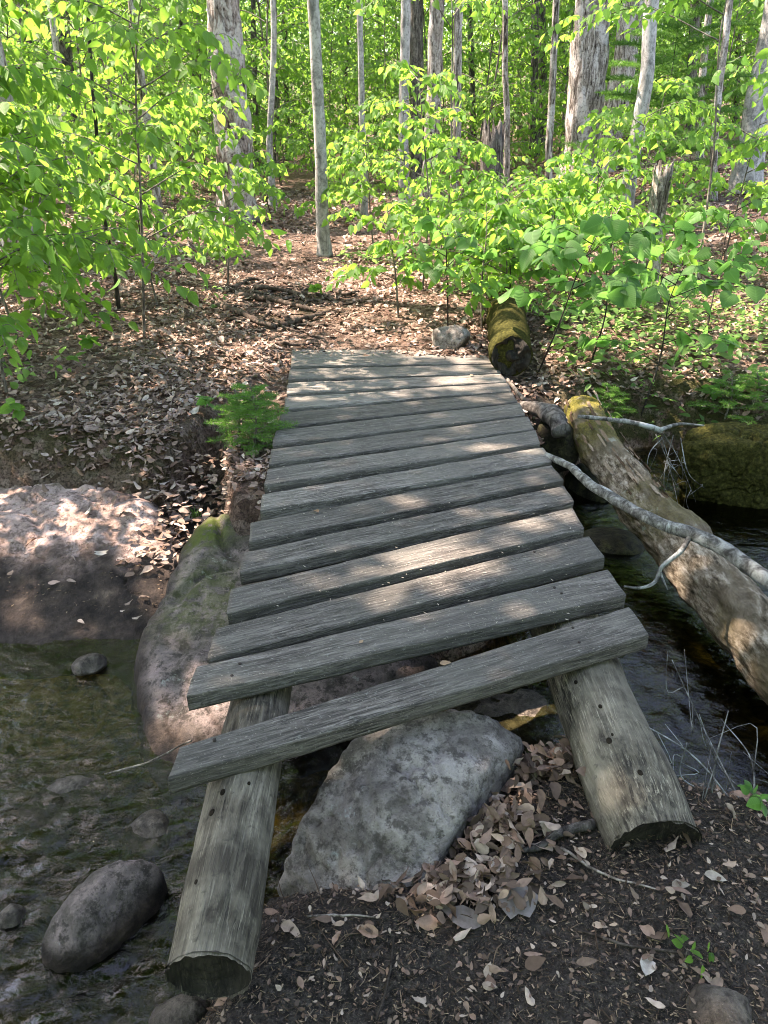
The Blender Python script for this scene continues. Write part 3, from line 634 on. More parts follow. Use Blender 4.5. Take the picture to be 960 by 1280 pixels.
# ------------------------------------------------------------ fallen logs and dead wood
def moss_log(name, label, pts, rads, mat, sides=56, n=150, rn=.14, nsc=4, seed=3, moss=None, cat='log', fine=0):
    P = spline(pts, n); rad = np.interp(np.linspace(0, 1, n), np.linspace(0, 1, len(rads)), rads)
    V, F, F2, uv = tube(P, rad, sides, True, rn, nsc, seed)
    if fine:
        R_ = V[:-2].reshape(n, sides, 3) - P[:, None]; k = fbm(V[:-2] * [1, .45, 1], 22, 4, seed).reshape(n, sides); k2 = np.clip(fbm(V[:-2] * [1, .3, 1], 9, 3, seed + 9).reshape(n, sides) * 2.5, -1, .4)
        V[:-2] = (P[:, None] + R_ * (1 + (k + k2)[..., None] * fine / .14)).reshape(-1, 3)
    C = np.zeros((len(V), 4)); C[:, 3] = 1
    if moss: C[:, 1] = moss(V)
    off = P[0].copy(); g = Geo(); g.add(V - off, F, C, uv); g.F.append(F2); o = g.obj(name, MT[mat]); o.location = off
    return tag(o, label, cat), P
def m_fallen():
    m = M('rotten_log_bark', .9, .12); a = m.sep(m.attr())
    g1 = m.noise(3, 8, .7, m.vec((3, 1.2, 3)), 1.5); g2 = m.noise(18, 8, .75, m.vec((2, .6, 2))); p = m.noise(2.2, 6, .62, m.vec((1, .7, 1)), .6)
    c = m.ramp(g2, [(.38, (.035, .028, .02)), (.48, (.16, .13, .095)), (.56, (.34, .3, .235)), (.68, (.54, .5, .42))])
    c = m.mix(m.ramp(p, [(.44, 0), (.5, .85)]), c, m.ramp(g1, [(.35, (.05, .04, .028)), (.6, (.17, .14, .1))]))
    c = m.mix(m.ramp(m.noise(5, 6, .7), [(.62, 0), (.66, .8)]), c, (.34, .38, .33))
    mo = m.math('MULTIPLY', a[1], m.ramp(m.noise(6, 6, .65), [(.33, 0), (.46, 1)]))
    c = m.mix(mo, c, m.ramp(m.noise(70, 5, .7), [(.3, (.035, .035, .008)), (.5, (.1, .095, .02)), (.7, (.2, .17, .04))]))
    m.bump(g1, .6, .03); m.bump(g2, 1, .022); m.bump(m.noise(80, 5, .7), .5, .004)
    return m.done(c)
MT['rotten'] = m_fallen()
fp = [at(728, 512, .36), at(752, 560, .34), at(800, 625, .27), at(880, 715, .2), at(975, 830, .16)]
d_ = fp[-1] - fp[-2]; fp.append(fp[-1] + d_ * 1.0)
FP0 = None
fl, FP = moss_log('fallen_log', 'long barkless fallen log right of the bridge, mossy at its far end', fp, [.10, .115, .12, .125, .13, .135], 'rotten', 110, 420, .24, 3.6, 5, fine=.018,
    moss=lambda V: sstep(3.6, 4.5, V[:, 1]) * 1.0 + .06 + .3 * sstep(0, .3, fbm(V, 2.5, 2, 4)))
# loose bark plates on the log
g = Geo()
for k in range(60):
    i = rng.integers(5, 200); a = rng.uniform(-1.4, 1.6); T_ = FP[i + 1] - FP[i]; T_ /= np.linalg.norm(T_); up = np.array([0, 0, 1.]); e1 = np.cross(T_, up); e1 /= np.linalg.norm(e1); e2 = np.cross(e1, T_)
    dr = e1 * math.sin(a) + e2 * math.cos(a); r0 = .122
    l, w_ = rng.uniform(.02, .07), rng.uniform(.004, .011); U_, W_ = np.meshgrid(np.linspace(-1, 1, 7), np.linspace(-1, 1, 5), indexing='ij')
    sh = (1 - .35 * U_ ** 2); tn = np.cross(T_, dr)
    V = FP[i] + T_ * (U_ * l)[..., None] + tn * (W_ * w_ * sh)[..., None] + dr * (r0 + .006 - .25 * (W_ * w_) ** 2 / .15 + .010 * fbm2(U_ * 2 + k, W_ * 2, 1, 3, k))[..., None]
    g.add(V.reshape(-1, 3) - FP[0], grid_faces(5, 7), np.array([(.08, .055, .035, 1), (.16, .12, .08, 1), (.24, .2, .15, 1)][k % 3]))
o = g.obj('bark_plate', MT['debris'], fl); o['kind'] = 'stuff'
mp_ = [at(639, 444, .60), at(634, 408, .62), at(630, 385, .63)]; d_ = mp_[2] - mp_[1]; mp_.append(mp_[2] + d_ * .4)
ml, MP = moss_log('mossy_log', 'short moss-covered log with dark hollow end beyond the deck\'s far right corner', mp_, [.135, .14, .13, .12], 'moss', 48, 80, .16, 7, 9)
log_end(MP[0] + (MP[0] - MP[1]) * .5, MP[0] - MP[1], .125, ml, MP[0], 3, 'slogend', 'hollow_end', .09)
g = Geo()
ctrl = [at(683, 568, .52), at(712, 582, .545), at(735, 603, .56), at(775, 628, .555), at(815, 652, .55), at(862, 665, .55), at(905, 684, .545), at(965, 728, .52), at(1010, 765, .5)]
Pb = spline(ctrl, 110); Pb = Pb + .012 * np.stack([fbm(Pb, 6, 2, 1), fbm(Pb, 6, 2, 2), fbm(Pb, 6, 2, 3)], -1)
add_tube(g, Pb, np.interp(np.linspace(0, 1, 110), [0, .2, .6, 1], [.014, .020, .025, .028]), 18, rnoise=.22, nscale=16)
bt = thing('fallen_branch', 'curved grey lichen-speckled branch reaching from the deck over the fallen log', 'branch')
g.obj('limb', MT['branch'], bt)
g = Geo(); tw = spline([at(862, 672, .54), at(850, 690, .5), at(828, 708, .44), at(818, 728, .38), at(800, 735, .37), at(780, 733, .38)], 40)
add_tube(g, tw, np.linspace(.011, .004, 40), 10, rnoise=.2, nscale=30); add_tube(g, spline([tw[18], tw[18] + [.03, -.03, -.06]], 8), np.linspace(.006, .002, 8), 6)
g.obj('twig', MT['branch'], bt)
def stick(name, label, ctrl, r0, r1, mat='twig', n=40, wob=.006, cat='stick', group=None, sides=10, extra=()):
    P = spline(ctrl, n); P = P + wob * np.stack([fbm(P, 12, 3, 1), fbm(P, 12, 3, 2), fbm(P, 12, 3, 3)], -1)
    off = P[0].copy(); g = Geo(); add_tube(g, P - off, np.linspace(r0, r1, n), sides, rnoise=.2, nscale=25)
    for e in extra: Q = spline(e, 20) - off; add_tube(g, Q, np.linspace(r1 * .8, r1 * .3, 20), 6)
    o = g.obj(name, MT[mat]); o.location = off; return tag(o, label, cat, group)
def gat(px, py, dz=.0): p = on_ground(px, py); return p + [0, 0, dz]
stick('stick', 'smooth dark curved stick on the soil between the boulder and the right log', [gat(640, 1068, .008), gat(672, 1066, .012), gat(700, 1050, .016), gat(742, 1036, .014)], .005, .014, 'b_dark', cat='stick')
stick('stick', 'pale forked branch lying across the mossy end of the fallen log', [at(722, 521, .5), at(760, 524, .5), at(800, 530, .46), at(828, 538, .42)], .010, .016, 'branch', extra=([at(826, 537, .43), at(850, 530, .42), at(880, 532, .4)],))
stick('stick', 'thin twig lying straight on the dark soil below the curved stick', [gat(700, 1065, .006), gat(760, 1100, .006), gat(822, 1116, .006)], .004, .002)
stick('stick', 'long slender twig beside the rotting leaves at the bottom edge', [gat(470, 1280, .006), gat(485, 1225, .008), gat(492, 1175, .006)], .003, .002, 'darktwig')
stick('stick', 'fallen twig half buried among wood chips below the right log', [gat(720, 1165, .004), gat(790, 1190, .008), gat(860, 1200, .004)], .003, .003, 'darktwig')
stick('stick', 'thin pale twig across the leaf mat under the boulder', [gat(385, 1148, .006), gat(430, 1150, .012), gat(480, 1152, .008)], .003, .002)
stick('stick', 'grey stick leaning beside the deck\'s far right corner', [at(628, 466, .45), at(640, 482, .46), at(655, 500, .45)], .011, .013)
stick('stick', 'thin twig poking from the rock ledge toward the near plank\'s left end', [at(130, 968, .08), at(190, 950, .14), at(240, 925, .2)], .003, .003)
g0 = at(690, 520, .4)
moss_log('rotting_wood', 'broken chunk of rotting wood on the bank beside the deck', [at(648, 508, .42), at(690, 517, .44), at(700, 540, .4)], [.03, .06, .05], 'b_dark', 20, 40, .5, 12, 8, cat='rotten wood')
# dead twigs over the water, right
for lb, root, seeds in (('tangle of bare white twigs over the dark water at the right edge', (930, 1000), 11), ('hanging pale rootlets below the mossy bank behind the fallen log', (842, 540), 12)):
    g = Geo(); r_ = np.random.default_rng(seeds)
    b0 = gat(*root, .0) if seeds == 11 else at(836, 545, .38)
    for k in range(6 if seeds == 11 else 6):
        if seeds == 11: d = np.array([r_.uniform(-.28, .2), r_.uniform(.0, .25), r_.uniform(.04, .2)]) * 1.3
        else: d = np.array([r_.uniform(-.12, .14), r_.uniform(-.25, -.08), r_.uniform(-.38, -.22)])
        s0 = b0 + r_.normal(size=3) * [.06, .03, .01]; c1 = s0 + d * .5 + r_.normal(size=3) * .035; e1 = s0 + d + r_.normal(size=3) * .03
        P = spline([s0, c1, e1], 16); add_tube(g, P - b0, np.linspace(.0032, .0012, 16), 5)
        for q in range(2):
            i = r_.integers(4, 14); add_tube(g, spline([P[i], P[i] + r_.normal(size=3) * .05, P[i] + d * .3 + r_.normal(size=3) * .06], 8) - b0, np.linspace(.0018, .0007, 8), 4)
    o = g.obj('twig_tangle', MT['branch']); o.location = b0; tag(o, lb, 'twigs')
# roots over the path
rt = thing('exposed_roots', 'gnarled bare tree roots crossing the footpath beyond the bridge', 'roots', tuple(on_ground(335, 385)))
rw = np.random.default_rng(3); RT = []
for k in range(26):
    x0, y0 = rw.uniform(262, 400), rw.uniform(352, 412); l = rw.uniform(28, 85); s_ = rw.uniform(-.28, .28)
    RT.append(([(x0, y0), (x0 + l * .35, y0 + l * s_ * .2 + rw.normal() * 3), (x0 + l * .7, y0 + l * s_ * .7 + rw.normal() * 3), (x0 + l, y0 + l * s_)], rw.uniform(.007, .02)))
for ctl, r0 in RT + list((([(272, 385), (295, 395), (322, 408), (345, 412)], .035), ([(300, 372), (330, 378), (362, 385), (395, 392)], .03), ([(318, 362), (345, 366), (380, 372)], .03), ([(350, 410), (378, 404), (402, 396)], .03),
                ([(290, 362), (320, 352), (352, 362)], .025), ([(340, 392), (360, 400), (385, 404)], .022), ([(330, 372), (338, 388), (330, 400)], .02), ([(342, 430), (365, 434), (392, 432)], .018), ([(415, 365), (432, 372), (448, 366)], .025), ([(280, 400), (300, 404), (330, 402)], .02), ([(352, 352), (368, 362), (380, 378)], .02), ([(372, 388), (392, 378), (420, 382)], .018))):
    P = spline([gat(px, py, r0 * .35) for px, py in ctl], 30)
    P[:, 2] = height(P[:, 0], P[:, 1]) + r0 * (.5 + .7 * np.sin(np.linspace(.1, 3, 30))); g = Geo()
    add_tube(g, P - np.array(rt.location), .9 * r0 * (1.0 - .4 * np.linspace(0, 1, 30)), 12, rnoise=.35, nscale=9, seed=int(r0 * 1000)); g.obj('root', MT['root'], rt)
# ------------------------------------------------------------ foliage
def leaves_on(g, pos, tdir, size, template, droop=.6, spread=1.0, shade=(0, 1), flat=.5):
    n = len(pos)
    if n == 0: return
    side = np.cross(tdir, [0, 0, 1.]); side /= np.linalg.norm(side, axis=1)[:, None] + 1e-6
    sg = np.where(np.arange(n) % 2, 1., -1.)[:, None]
    Xd = tdir * .55 + side * sg * spread + rng.normal(size=(n, 3)) * .22
    Xd /= np.linalg.norm(Xd, axis=1)[:, None]; Xd[:, 2] -= rng.uniform(.15, 1.6, n) * droop
    Nn = np.array([0, 0, 1.]) * flat + rng.normal(size=(n, 3)) * .35 - Xd * .0
    sz = size * (.4 + .85 * rng.uniform(size=n) ** .7)
    col = np.ones((n, 4)); col[:, 0] = rng.uniform(*shade, n)
    tv, tf, tu = template; w = rng.uniform(.8, 1.15, n); sc_ = np.stack([sz, sz * w, sz * rng.uniform(.3, 1.8, n)], -1)
    scatter(g, tv, tf, tu, pos, Xd, Nn, sc_, col)
def sapling(h, nb, reach, leaf, template=BEECH, seed=0, t0=.2, az=None, droop=.6, r=.012, twigs=5, step=.05, lean=.1, rise=.25, tube_sides=6, shade=(0, 1), sag=.25):
    r_ = np.random.default_rng(seed); sg, lg = Geo(), Geo()
    top = np.array([r_.normal() * lean * h, r_.normal() * lean * h, h])
    st = spline([(0, 0, -.05), top * .4 + r_.normal(size=3) * [.05, .05, 0] * h * .4, top * .75 + r_.normal(size=3) * [.04, .04, 0] * h * .4, top], 28)
    add_tube(sg, st, np.linspace(r, r * .25, 28), tube_sides + 2)
    LP, LD = [], []
    for b in range(nb):
        t = t0 + (1 - t0) * (b + r_.uniform()) / nb; i = min(27, int(t * 27)); p = st[i]
        a = (b * 2.4 + r_.uniform(-.5, .5)) if az is None else r_.uniform(*az)
        L = reach * (1 - .55 * (t - t0)) * r_.uniform(.6, 1.15); d = np.array([math.cos(a), math.sin(a), 0]); sd_ = np.array([-d[1], d[0], 0])
        e = p + d * L + [0, 0, L * rise - L * sag]; m = p + d * L * .5 + [0, 0, L * rise * .8] + sd_ * L * r_.normal() * .08
        br = spline([p, m, e], 16); add_tube(sg, br, np.linspace(r * .5, r * .12, 16), 5)
        def along(c, lo):
            seg = np.linalg.norm(np.diff(c, axis=0), axis=1).sum(); k = max(2, int(seg / step)); tt = np.linspace(lo, 1, k) * (len(c) - 1.001)
            ii = tt.astype(int); f = (tt - ii)[:, None]; LP.append(c[ii] * (1 - f) + c[ii + 1] * f); dd = c[np.minimum(ii + 1, len(c) - 1)] - c[ii]; LD.append(dd / (np.linalg.norm(dd, axis=1)[:, None] + 1e-9))
        along(br, .25)
        for q in range(twigs):
            i2 = int((.2 + .7 * (q + r_.uniform()) / twigs) * 15); s_ = 1 if q % 2 else -1
            l2 = L * r_.uniform(.2, .45) * (1.15 - i2 / 16 * .6); dr = d * .75 + sd_ * s_ * r_.uniform(.5, 1) + [0, 0, r_.uniform(-.15, .2)]
            tw = spline([br[i2], br[i2] + dr * l2 * .5 + [0, 0, .02], br[i2] + dr * l2 + [0, 0, -l2 * sag]], 7)
            add_tube(sg, tw, np.linspace(r * .22, r * .08, 7), 4, cap=False); along(tw, .15)
    leaves_on(lg, np.concatenate(LP), np.concatenate(LD), leaf, template, droop, shade=shade)
    return sg, lg
def plant(name, label, cat, loc, made, lm='beech', sm='twig', rz=0, s=1, group=None, leafname='foliage'):
    root = thing(name, label, cat, tuple(loc), group); made[0].obj('stem', MT[sm], root); made[1].obj(leafname, MT[lm], root)
    root.rotation_euler = (0, 0, rz); root.scale = (s, s, s); return root

# sun spots on deck and banks, gaps for them cut in the unseen crown
PATCH = []
def patch(px, py, rx, ry, z=.54):
    p = at(px, py, z); PATCH.append((p[0], p[1], p[2], rx, ry))
for a in ((640, 555, .27, .10), (505, 628, .2, .12), (630, 655, .2, .08), (560, 695, .3, .17), (520, 735, .17, .12), (425, 478, .17, .05), (400, 545, .07, .05), (690, 640, .09, .05), (480, 690, .1, .05)): patch(*a)
for a in ((40, 640, .8, .2, .27), (170, 690, .2, .17, .25), (225, 850, .2, .22, .2), (260, 900, .16, .13, .2), (20, 700, .15, .1, .25), (530, 835, .14, .1, .2), (240, 590, .28, .17, .4), (280, 560, .2, .12, .4), (760, 700, .12, .1, .2), (860, 720, .16, .12, .2), (940, 800, .12, .12, .2), (900, 850, .1, .1, .1), (700, 600, .06, .06, .3),
          (330, 420, .8, .35, .55), (290, 465, .3, .18, .5), (450, 410, .4, .2, .55), (330, 350, .5, .9, .6), (150, 430, .5, .4, .5), (60, 520, .25, .1, .45), (850, 400, 1.0, .7, .6), (760, 480, .3, .2, .5), (690, 470, .2, .12, .5), (130, 460, .6, .3, .5)): patch(*a)
PA = np.array(PATCH)
def lit(P):
    k = np.zeros(len(P), bool)
    for cx, cy, cz, rx, ry in PA:
        t = (P[:, 2] - cz) / SUN.z; x = P[:, 0] - SUN.x * t; y = P[:, 1] - SUN.y * t
        k |= ((x - cx) / rx) ** 2 + ((y - cy) / ry) ** 2 < 1
    return k
def crown(n, centers, rad, leaf, keep=None, flatz=.45):
    c = np.asarray(centers, float); i = rng.integers(0, len(c), n); P = c[i] + rng.normal(size=(n, 3)) * rad * [1, 1, flatz]
    if keep is not None: P = P[keep(P)]
    n = len(P); g = Geo(); tv, tf, tu = SMALL; col = np.ones((n, 4)); col[:, 0] = rng.uniform(size=n)
    X_ = rng.normal(size=(n, 3)) * [1, 1, .6]; N_ = rng.normal(size=(n, 3)) * .5 + [0, 0, 1]
    scatter(g, tv, tf, tu, P, X_, N_, leaf * rng.uniform(.6, 1.3, n)[:, None] * [1, .9, 1], col); return g

def trunk_geo(base, top, r0, r1, seed, sides=28, n=90, flare=.5, rn=.12, wob=.03, forks=0, jag=False):
    base = np.array(base, float); top = np.array(top, float); L = np.linalg.norm(top - base); t = np.linspace(0, 1, n) ** 1.25
    P = base + (top - base) * t[:, None]; P[:, :2] += wob * L * .12 * np.stack([fbm(np.stack([t * 4, t * 0 + seed, t * 0], -1), 1, 3, 1), fbm(np.stack([t * 4, t * 0 + seed, t * 0 + 9], -1), 1, 3, 2)], -1) * sstep(0, .1, t)[:, None] * 3
    rad = r0 + (r1 - r0) * t; rad = rad * (1 + flare * np.exp(-t * L / .25)); g = Geo(); off = base
    V, F, F2, uv = tube(P - off, rad, sides, True, rn, 1.6 / max(r0, .05) * .4, seed)
    if jag: 
        k = (n - 1) * sides; V[k:k + sides, 2] += r0 * 2.2 * hash3(np.arange(sides), np.full(sides, seed), np.zeros(sides, int)); 
    g.add(V, F, None, uv); g.F.append(F2)
    for q in range(forks):
        i = rng.integers(int(n * .3), n - 3); d = rng.normal(size=3); d[2] = abs(d[2]) * .4; d /= np.linalg.norm(d)
        l = rng.uniform(.4, 1.6); add_tube(g, spline([P[i] - off, P[i] - off + d * l * .5, P[i] - off + d * l + [0, 0, l * .2]], 10), np.linspace(rad[i] * .3, rad[i] * .05, 10), 6)
    return g, P
CR = [crown(2600, rng.normal(size=(14, 3)) * [1.7, 1.7, 1.6], .55, .16).mesh('crown') for k in range(3)]
for m_ in CR: m_.materials.append(MT['far'])
def tree(name, label, cat, px, dist, w, pxtop, mat, pybase=None, H=12, wtop=None, pytop=0, seed=None, group=None, has_crown=True, jag=False, rn=.12, wob=.03, flare=.5, forks=2, sides=28):
    if pybase: b = on_ground(px, pybase); dist = b[1]
    else:
        b = at_y(px, 240, dist); b[2] = hz(b[0], b[1])
    th = R(PITCH); dep = dist * math.cos(th) + (HC - b[2]) * math.sin(th); r0 = w / 2 * dep / FPX
    tp = at_y(pxtop, pytop, dist); dep2 = dist * math.cos(th) - (tp[2] - HC) * math.sin(th); rt = (wtop or w * .85) / 2 * dep2 / FPX
    root = thing(name, label, cat, tuple(b), group)
    if jag: top = tp; r1 = rt
    else: k = (H - b[2]) / (tp[2] - b[2]); top = b + (tp - b) * k; top[:2] = b[:2] + (tp - b)[:2] * min(k, 4); r1 = rt * .45
    if not jag:
        k = (tp[2] - b[2]) / (top[2] - b[2])
        top[:2] = b[:2] + (tp - b)[:2] / k if k > .25 else b[:2] + (tp - b)[:2] * 3
        r1 = max(.01, r0 + (rt - r0) / max(k, .3))
        r1 = max(r1, r0 * .3)
    g, P = trunk_geo(b, top, r0, r1, seed or int(px * 7 + dist), sides, 110, flare, rn, wob, forks, jag)
    g.obj('trunk', MT[mat], root)
    if has_crown and int(px) % 3 == 0:
        o = bpy.data.objects.new('crown', CR[int(px) % 3]); sc.collection.objects.link(o); o.parent = root; o.location = Vector(top - b) + Vector((0, 0, -.5)); o.rotation_euler = (0, 0, px)
    return root
# prominent trees, photographed left to right
tree('dead_tree', 'thick old tree with dark bark peeling off in pale patches, standing left of the path', 'tree', 297, 0, 46, 280, 'b_dead', 276, 9, 40, rn=.3, flare=.55, forks=0, sides=72, has_crown=False)
tree('beech_tree', 'slender smooth grey tree rising from the right edge of the path', 'tree', 406, 0, 15, 384, 'b_beech', 320, 11, 14, wob=.04, flare=.35)
tree('birch_tree', 'large pale-barked trunk cut by the left edge of the photo', 'tree', 10, 8.5, 46, -12, 'b_dead', None, 12, 40, forks=0, rn=.2)
tree('maple_tree', 'straight grey trunk left of the dark trunk pair in the centre background', 'tree', 506, 12.5, 13, 505, 'b_beech', None, 13)
tree('hemlock_tree', 'dark furrowed trunk between the grey trunk and the white birch', 'tree', 524, 16, 19, 522, 'b_dark', None, 13)
tree('birch_tree', 'white mottled birch trunk leaning slightly right in the centre background', 'tree', 533, 13, 20, 549, 'b_birch', None, 12, rn=.18)
tree('birch_tree', 'thin white trunk directly right of the mottled birch', 'tree', 568, 12.5, 11, 567, 'b_birch', None, 12)
tree('tree_stump', 'broken dark upright stump with splintered top among the saplings', 'stump', 613, 11.5, 29, 616, 'b_dark', None, 5, 27, 182, has_crown=False, jag=True, forks=0, rn=.14)
tree('birch_tree', 'thin whitish stem close behind the broken upright stump', 'tree', 632, 13, 8, 633, 'b_birch', None, 10)
tree('maple_tree', 'slim dark trunk above and right of the broken stump, left of its twin', 'tree', 664, 19, 10, 668, 'b_dark', None, 14)
tree('maple_tree', 'slim dark trunk, right one of the close pair above the stump', 'tree', 672, 19.4, 10, 677, 'b_dark', None, 14)
tree('birch_tree', 'broad shaggy-barked birch with vertical peeling strips right of centre', 'tree', 718, 12.5, 42, 742, 'b_birch', None, 13, 44, rn=.3, sides=56)
tree('birch_tree', 'leaning shaggy birch crossing behind the smooth grey beech at right', 'tree', 748, 14.5, 30, 812, 'b_birch', None, 13, 30, rn=.25, sides=48)
tree('beech_tree', 'smooth grey beech with a small branch stub standing before the leaning birch', 'tree', 779, 0, 17, 793, 'b_beech', 292, 12, 17, wob=.08)
tree('tree_stump', 'short broken whitish trunk leaning right above the leaf litter', 'stump', 808, 0, 24, 828, 'b_birch', 352, 4, 22, 222, has_crown=False, jag=True, forks=0, rn=.2, flare=.3)
tree('maple_tree', 'dark slim trunk right of the leaning birch, left of the other slim one', 'tree', 853, 16, 13, 866, 'b_dark', None, 13)
tree('maple_tree', 'thin mottled trunk between the dark slim trunk and the big right one', 'tree', 866, 15, 9, 884, 'b_birch', None, 13)
tree('maple_tree', 'stout grey trunk leaning right at the right picture edge', 'tree', 930, 12, 32, 972, 'b_beech', None, 13, 32, rn=.15)
tree('maple_tree', 'dark trunk standing just right of the big left edge trunk', 'tree', 46, 14, 20, 36, 'b_dark', None, 13)
tree('maple_tree', 'broad dark trunk among the left background trees', 'tree', 90, 15, 24, 80, 'b_dark', None, 13)
tree('birch_tree', 'thin leaning pinkish trunk left of the tall dark sapling stem', 'tree', 98, 12, 9, 56, 'b_birch', None, 12)
tree('spruce_tree', 'dark thin sapling stem running up through the left foliage', 'tree', 126, 6.5, 4, 122, 'darktwig', None, 9, has_crown=False, forks=0)
tree('birch_tree', 'pale thin trunk midway between the stump and the shaggy birch', 'tree', 690, 11, 9, 697, 'b_birch', None, 11, forks=1)
tree('beech_tree', 'grey pole-like young beech left of the white birch group', 'tree', 455, 12, 8, 452, 'b_beech', None, 11, forks=1)
tree('birch_tree', 'pale thin trunk left of the stout right edge trunk', 'tree', 892, 11.5, 9, 905, 'b_birch', None, 11, forks=1)
tree('beech_tree', 'thin grey trunk between the path and the thick peeling tree', 'tree', 340, 14, 8, 338, 'b_beech', None, 12, forks=1)
tree('birch_tree', 'pale crooked trunk left of the thick peeling tree', 'tree', 196, 10.5, 10, 176, 'b_birch', None, 12, forks=1)
seen_t = {}
for (px, d, w, pt, mt) in sorted(((150, 22, 8, 146, 'b_dark'), (175, 19, 7, 180, 'b_birch'), (200, 24, 9, 198, 'b_dark'), (222, 20, 6, 232, 'b_dark'), (245, 26, 9, 245, 'b_dark'), (322, 21, 7, 320, 'b_dark'), (345, 20, 6, 346, 'b_dark'), (362, 24, 7, 356, 'b_dark'), (430, 24, 6, 432, 'b_dark'),
                       (448, 27, 8, 452, 'b_beech'), (472, 25, 6, 470, 'b_dark'), (590, 22, 8, 588, 'b_dark'), (645, 24, 7, 648, 'b_birch'), (700, 26, 8, 698, 'b_dark'), (830, 26, 9, 836, 'b_beech'), (905, 22, 7, 916, 'b_dark'), (925, 26, 9, 938, 'b_birch'), (20, 24, 10, 24, 'b_dark'), (66, 22, 8, 62, 'b_beech'), (110, 20, 8, 108, 'b_dark'), (770, 23, 8, 764, 'b_dark'))):
    side = 'left of the path' if px < 300 else ('behind the path\'s end' if px < 500 else 'in the right background')
    sd_n = seen_t.get(side, 0); seen_t[side] = sd_n + 1
    tree('background_tree', ['leftmost', 'second', 'third', 'fourth', 'fifth', 'sixth', 'seventh', 'eighth', 'ninth'][sd_n] + (' from the left' if sd_n else '') + ' of the very slim distant trunks ' + side, 'tree', px, d, w, pt, mt, None, 14, group='slim distant trunks ' + side, sides=12)
# unseen tree added to shade the bridge, crown leaves dropped over the sun spots
oc = Vector((-4.6, 2.0)); 
cc = [(-1.0 + SUN.x / SUN.z * z + rng.uniform(-3.2, 4.4), 2.0 + SUN.y / SUN.z * z + rng.uniform(-3, 3.4), z) for z in rng.uniform(6.5, 10, 320)]
root = thing('added_shade_tree', 'unseen tall tree added to shade the bridge, its crown cut open for sun spots', 'tree', (-6.5, 1.0, hz(-6.5, 1.0)))
g, P = trunk_geo((-6.5, 1.0, hz(-6.5, 1)), (-5.6, 3.5, 10), .22, .06, 5, forks=14); g.obj('trunk', MT['b_dark'], root)
o = crown(34000, cc, .6, .2, lambda P: ~lit(P) & ((P[:, 1] - SUN.y / SUN.z * P[:, 2] < 4.0) | (rng.uniform(size=len(P)) < .3)) & ((P[:, 0] - SUN.x / SUN.z * P[:, 2] > -.4) | (P[:, 1] - SUN.y / SUN.z * P[:, 2] < 3.0) | (rng.uniform(size=len(P)) < .12))).obj('crown', MT['far'], root); o.location = -Vector(root.location)

# saplings
beech_l = 'drooping bright green young beech '
near = [((-2.35, 4.7), 2.6, 15, 1.25, .085, 'leaning over the left rock slab, nearest of the left thicket'), ((-1.75, 5.6), 2.2, 14, 1.1, .08, 'between the left thicket and the path, lowest of them'),
        ((-3.1, 5.7), 3.3, 18, 1.3, .085, 'at the left picture edge behind the nearest sapling'), ((-3.2, 7.0), 3.2, 14, .95, .085, 'before the thick peeling tree on its left side'),
        ((-3.9, 7.4), 3.6, 18, 1.4, .085, 'in front of the large trunk at the left edge'), ((.35, 7.3), 1.8, 12, .85, .075, 'right beside the slender grey tree at the path'),
        ((1.1, 7.0), .95, 12, 1.0, .08, 'above the rounded grey stone beyond the bridge'), ((1.25, 8.8), .8, 12, 1.1, .08, 'in front of the broken upright stump'),
        ((3.8, 6.6), 2.2, 11, 1.2, .085, 'at the right picture edge with yellowish leaves'), ((2.4, 8.6), 1.5, 9, 1.2, .085, 'around the smooth grey beech with the stub'),
        ((.2, 9.8), 1.6, 10, 1.1, .08, 'behind the slender grey tree, toward the white birch'), ((-4.6, 9.5), 4.2, 20, 1.6, .085, 'deep in the left thicket behind the edge trunk'),
        ((4.4, 8.6), 2.6, 11, 1.3, .085, 'before the stout leaning trunk at the right edge'), ((-4.1, 9.4), 3.4, 14, 1.1, .08, 'just left of the thick peeling tree'), ((-2.15, 4.25), 1.7, 12, 1.0, .085, 'lowest at the left, over the mossy rim'), ((-3.5, 4.5), 2.6, 8, 1.2, .09, 'outermost at the left, over the mossy rim'), ((-1.5, 7.6), 1.7, 12, .8, .075, 'low beside the path before the thick peeling tree'), ((1.9, 7.6), 1.1, 13, 1.0, .08, 'between the mossy log and the short leaning stump'), ((3.2, 10.2), 1.7, 10, 1.2, .08, 'behind the short leaning stump'), ((.75, 5.9), .9, 9, .6, .075, 'knee high, just left of the mossy log'), ((.12, 6.35), .85, 9, .6, .08, 'waist high at the path edge before the slender grey tree'), ((.95, 6.4), .8, 11, .8, .08, 'low just behind the rounded grey stone'), ((.55, 8.4), 1.2, 11, .9, .08, 'second row right of the path under the birch'), ((1.9, 6.6), .8, 10, .8, .08, 'right of the mossy log, over its far end'), ((-2.5, 5.3), 1.5, 12, 1.0, .085, 'chest high in the left thicket\'s front row'), ((-3.4, 6.3), 2.0, 13, 1.1, .085, 'second row of the left thicket at the picture edge'), ((-1.9, 6.6), 1.5, 12, .8, .08, 'second row of the left thicket, beside the path'), ((-.35, 11.5), 1.2, 10, .8, .08, 'low behind the slender grey tree on the path bend'), ((-1.0, 13), 1.5, 11, 1.0, .08, 'closing off the far end of the path'), ((3.2, 7.6), 1.3, 10, .9, .08, 'low in the litter right of the leaning stump'), ((-.1, 9.0), 1.2, 10, .7, .08, 'immediately right of the slender grey tree\'s base')]
for k, (xy, h, nb, rc, lf, lb) in enumerate(near):
    plant('beech_sapling', beech_l + lb, 'sapling', (*xy, hz(*xy)), sapling(h, int(nb * (1.35 if xy[0] < -1.4 else 1.1)), rc, lf * 1.1, seed=100 + k, t0=.16, r=.008 + .0015 * h, twigs=8, step=.042, shade=(.0, 1) if k != 8 else (.5, 1)), rz=k * 1.3)
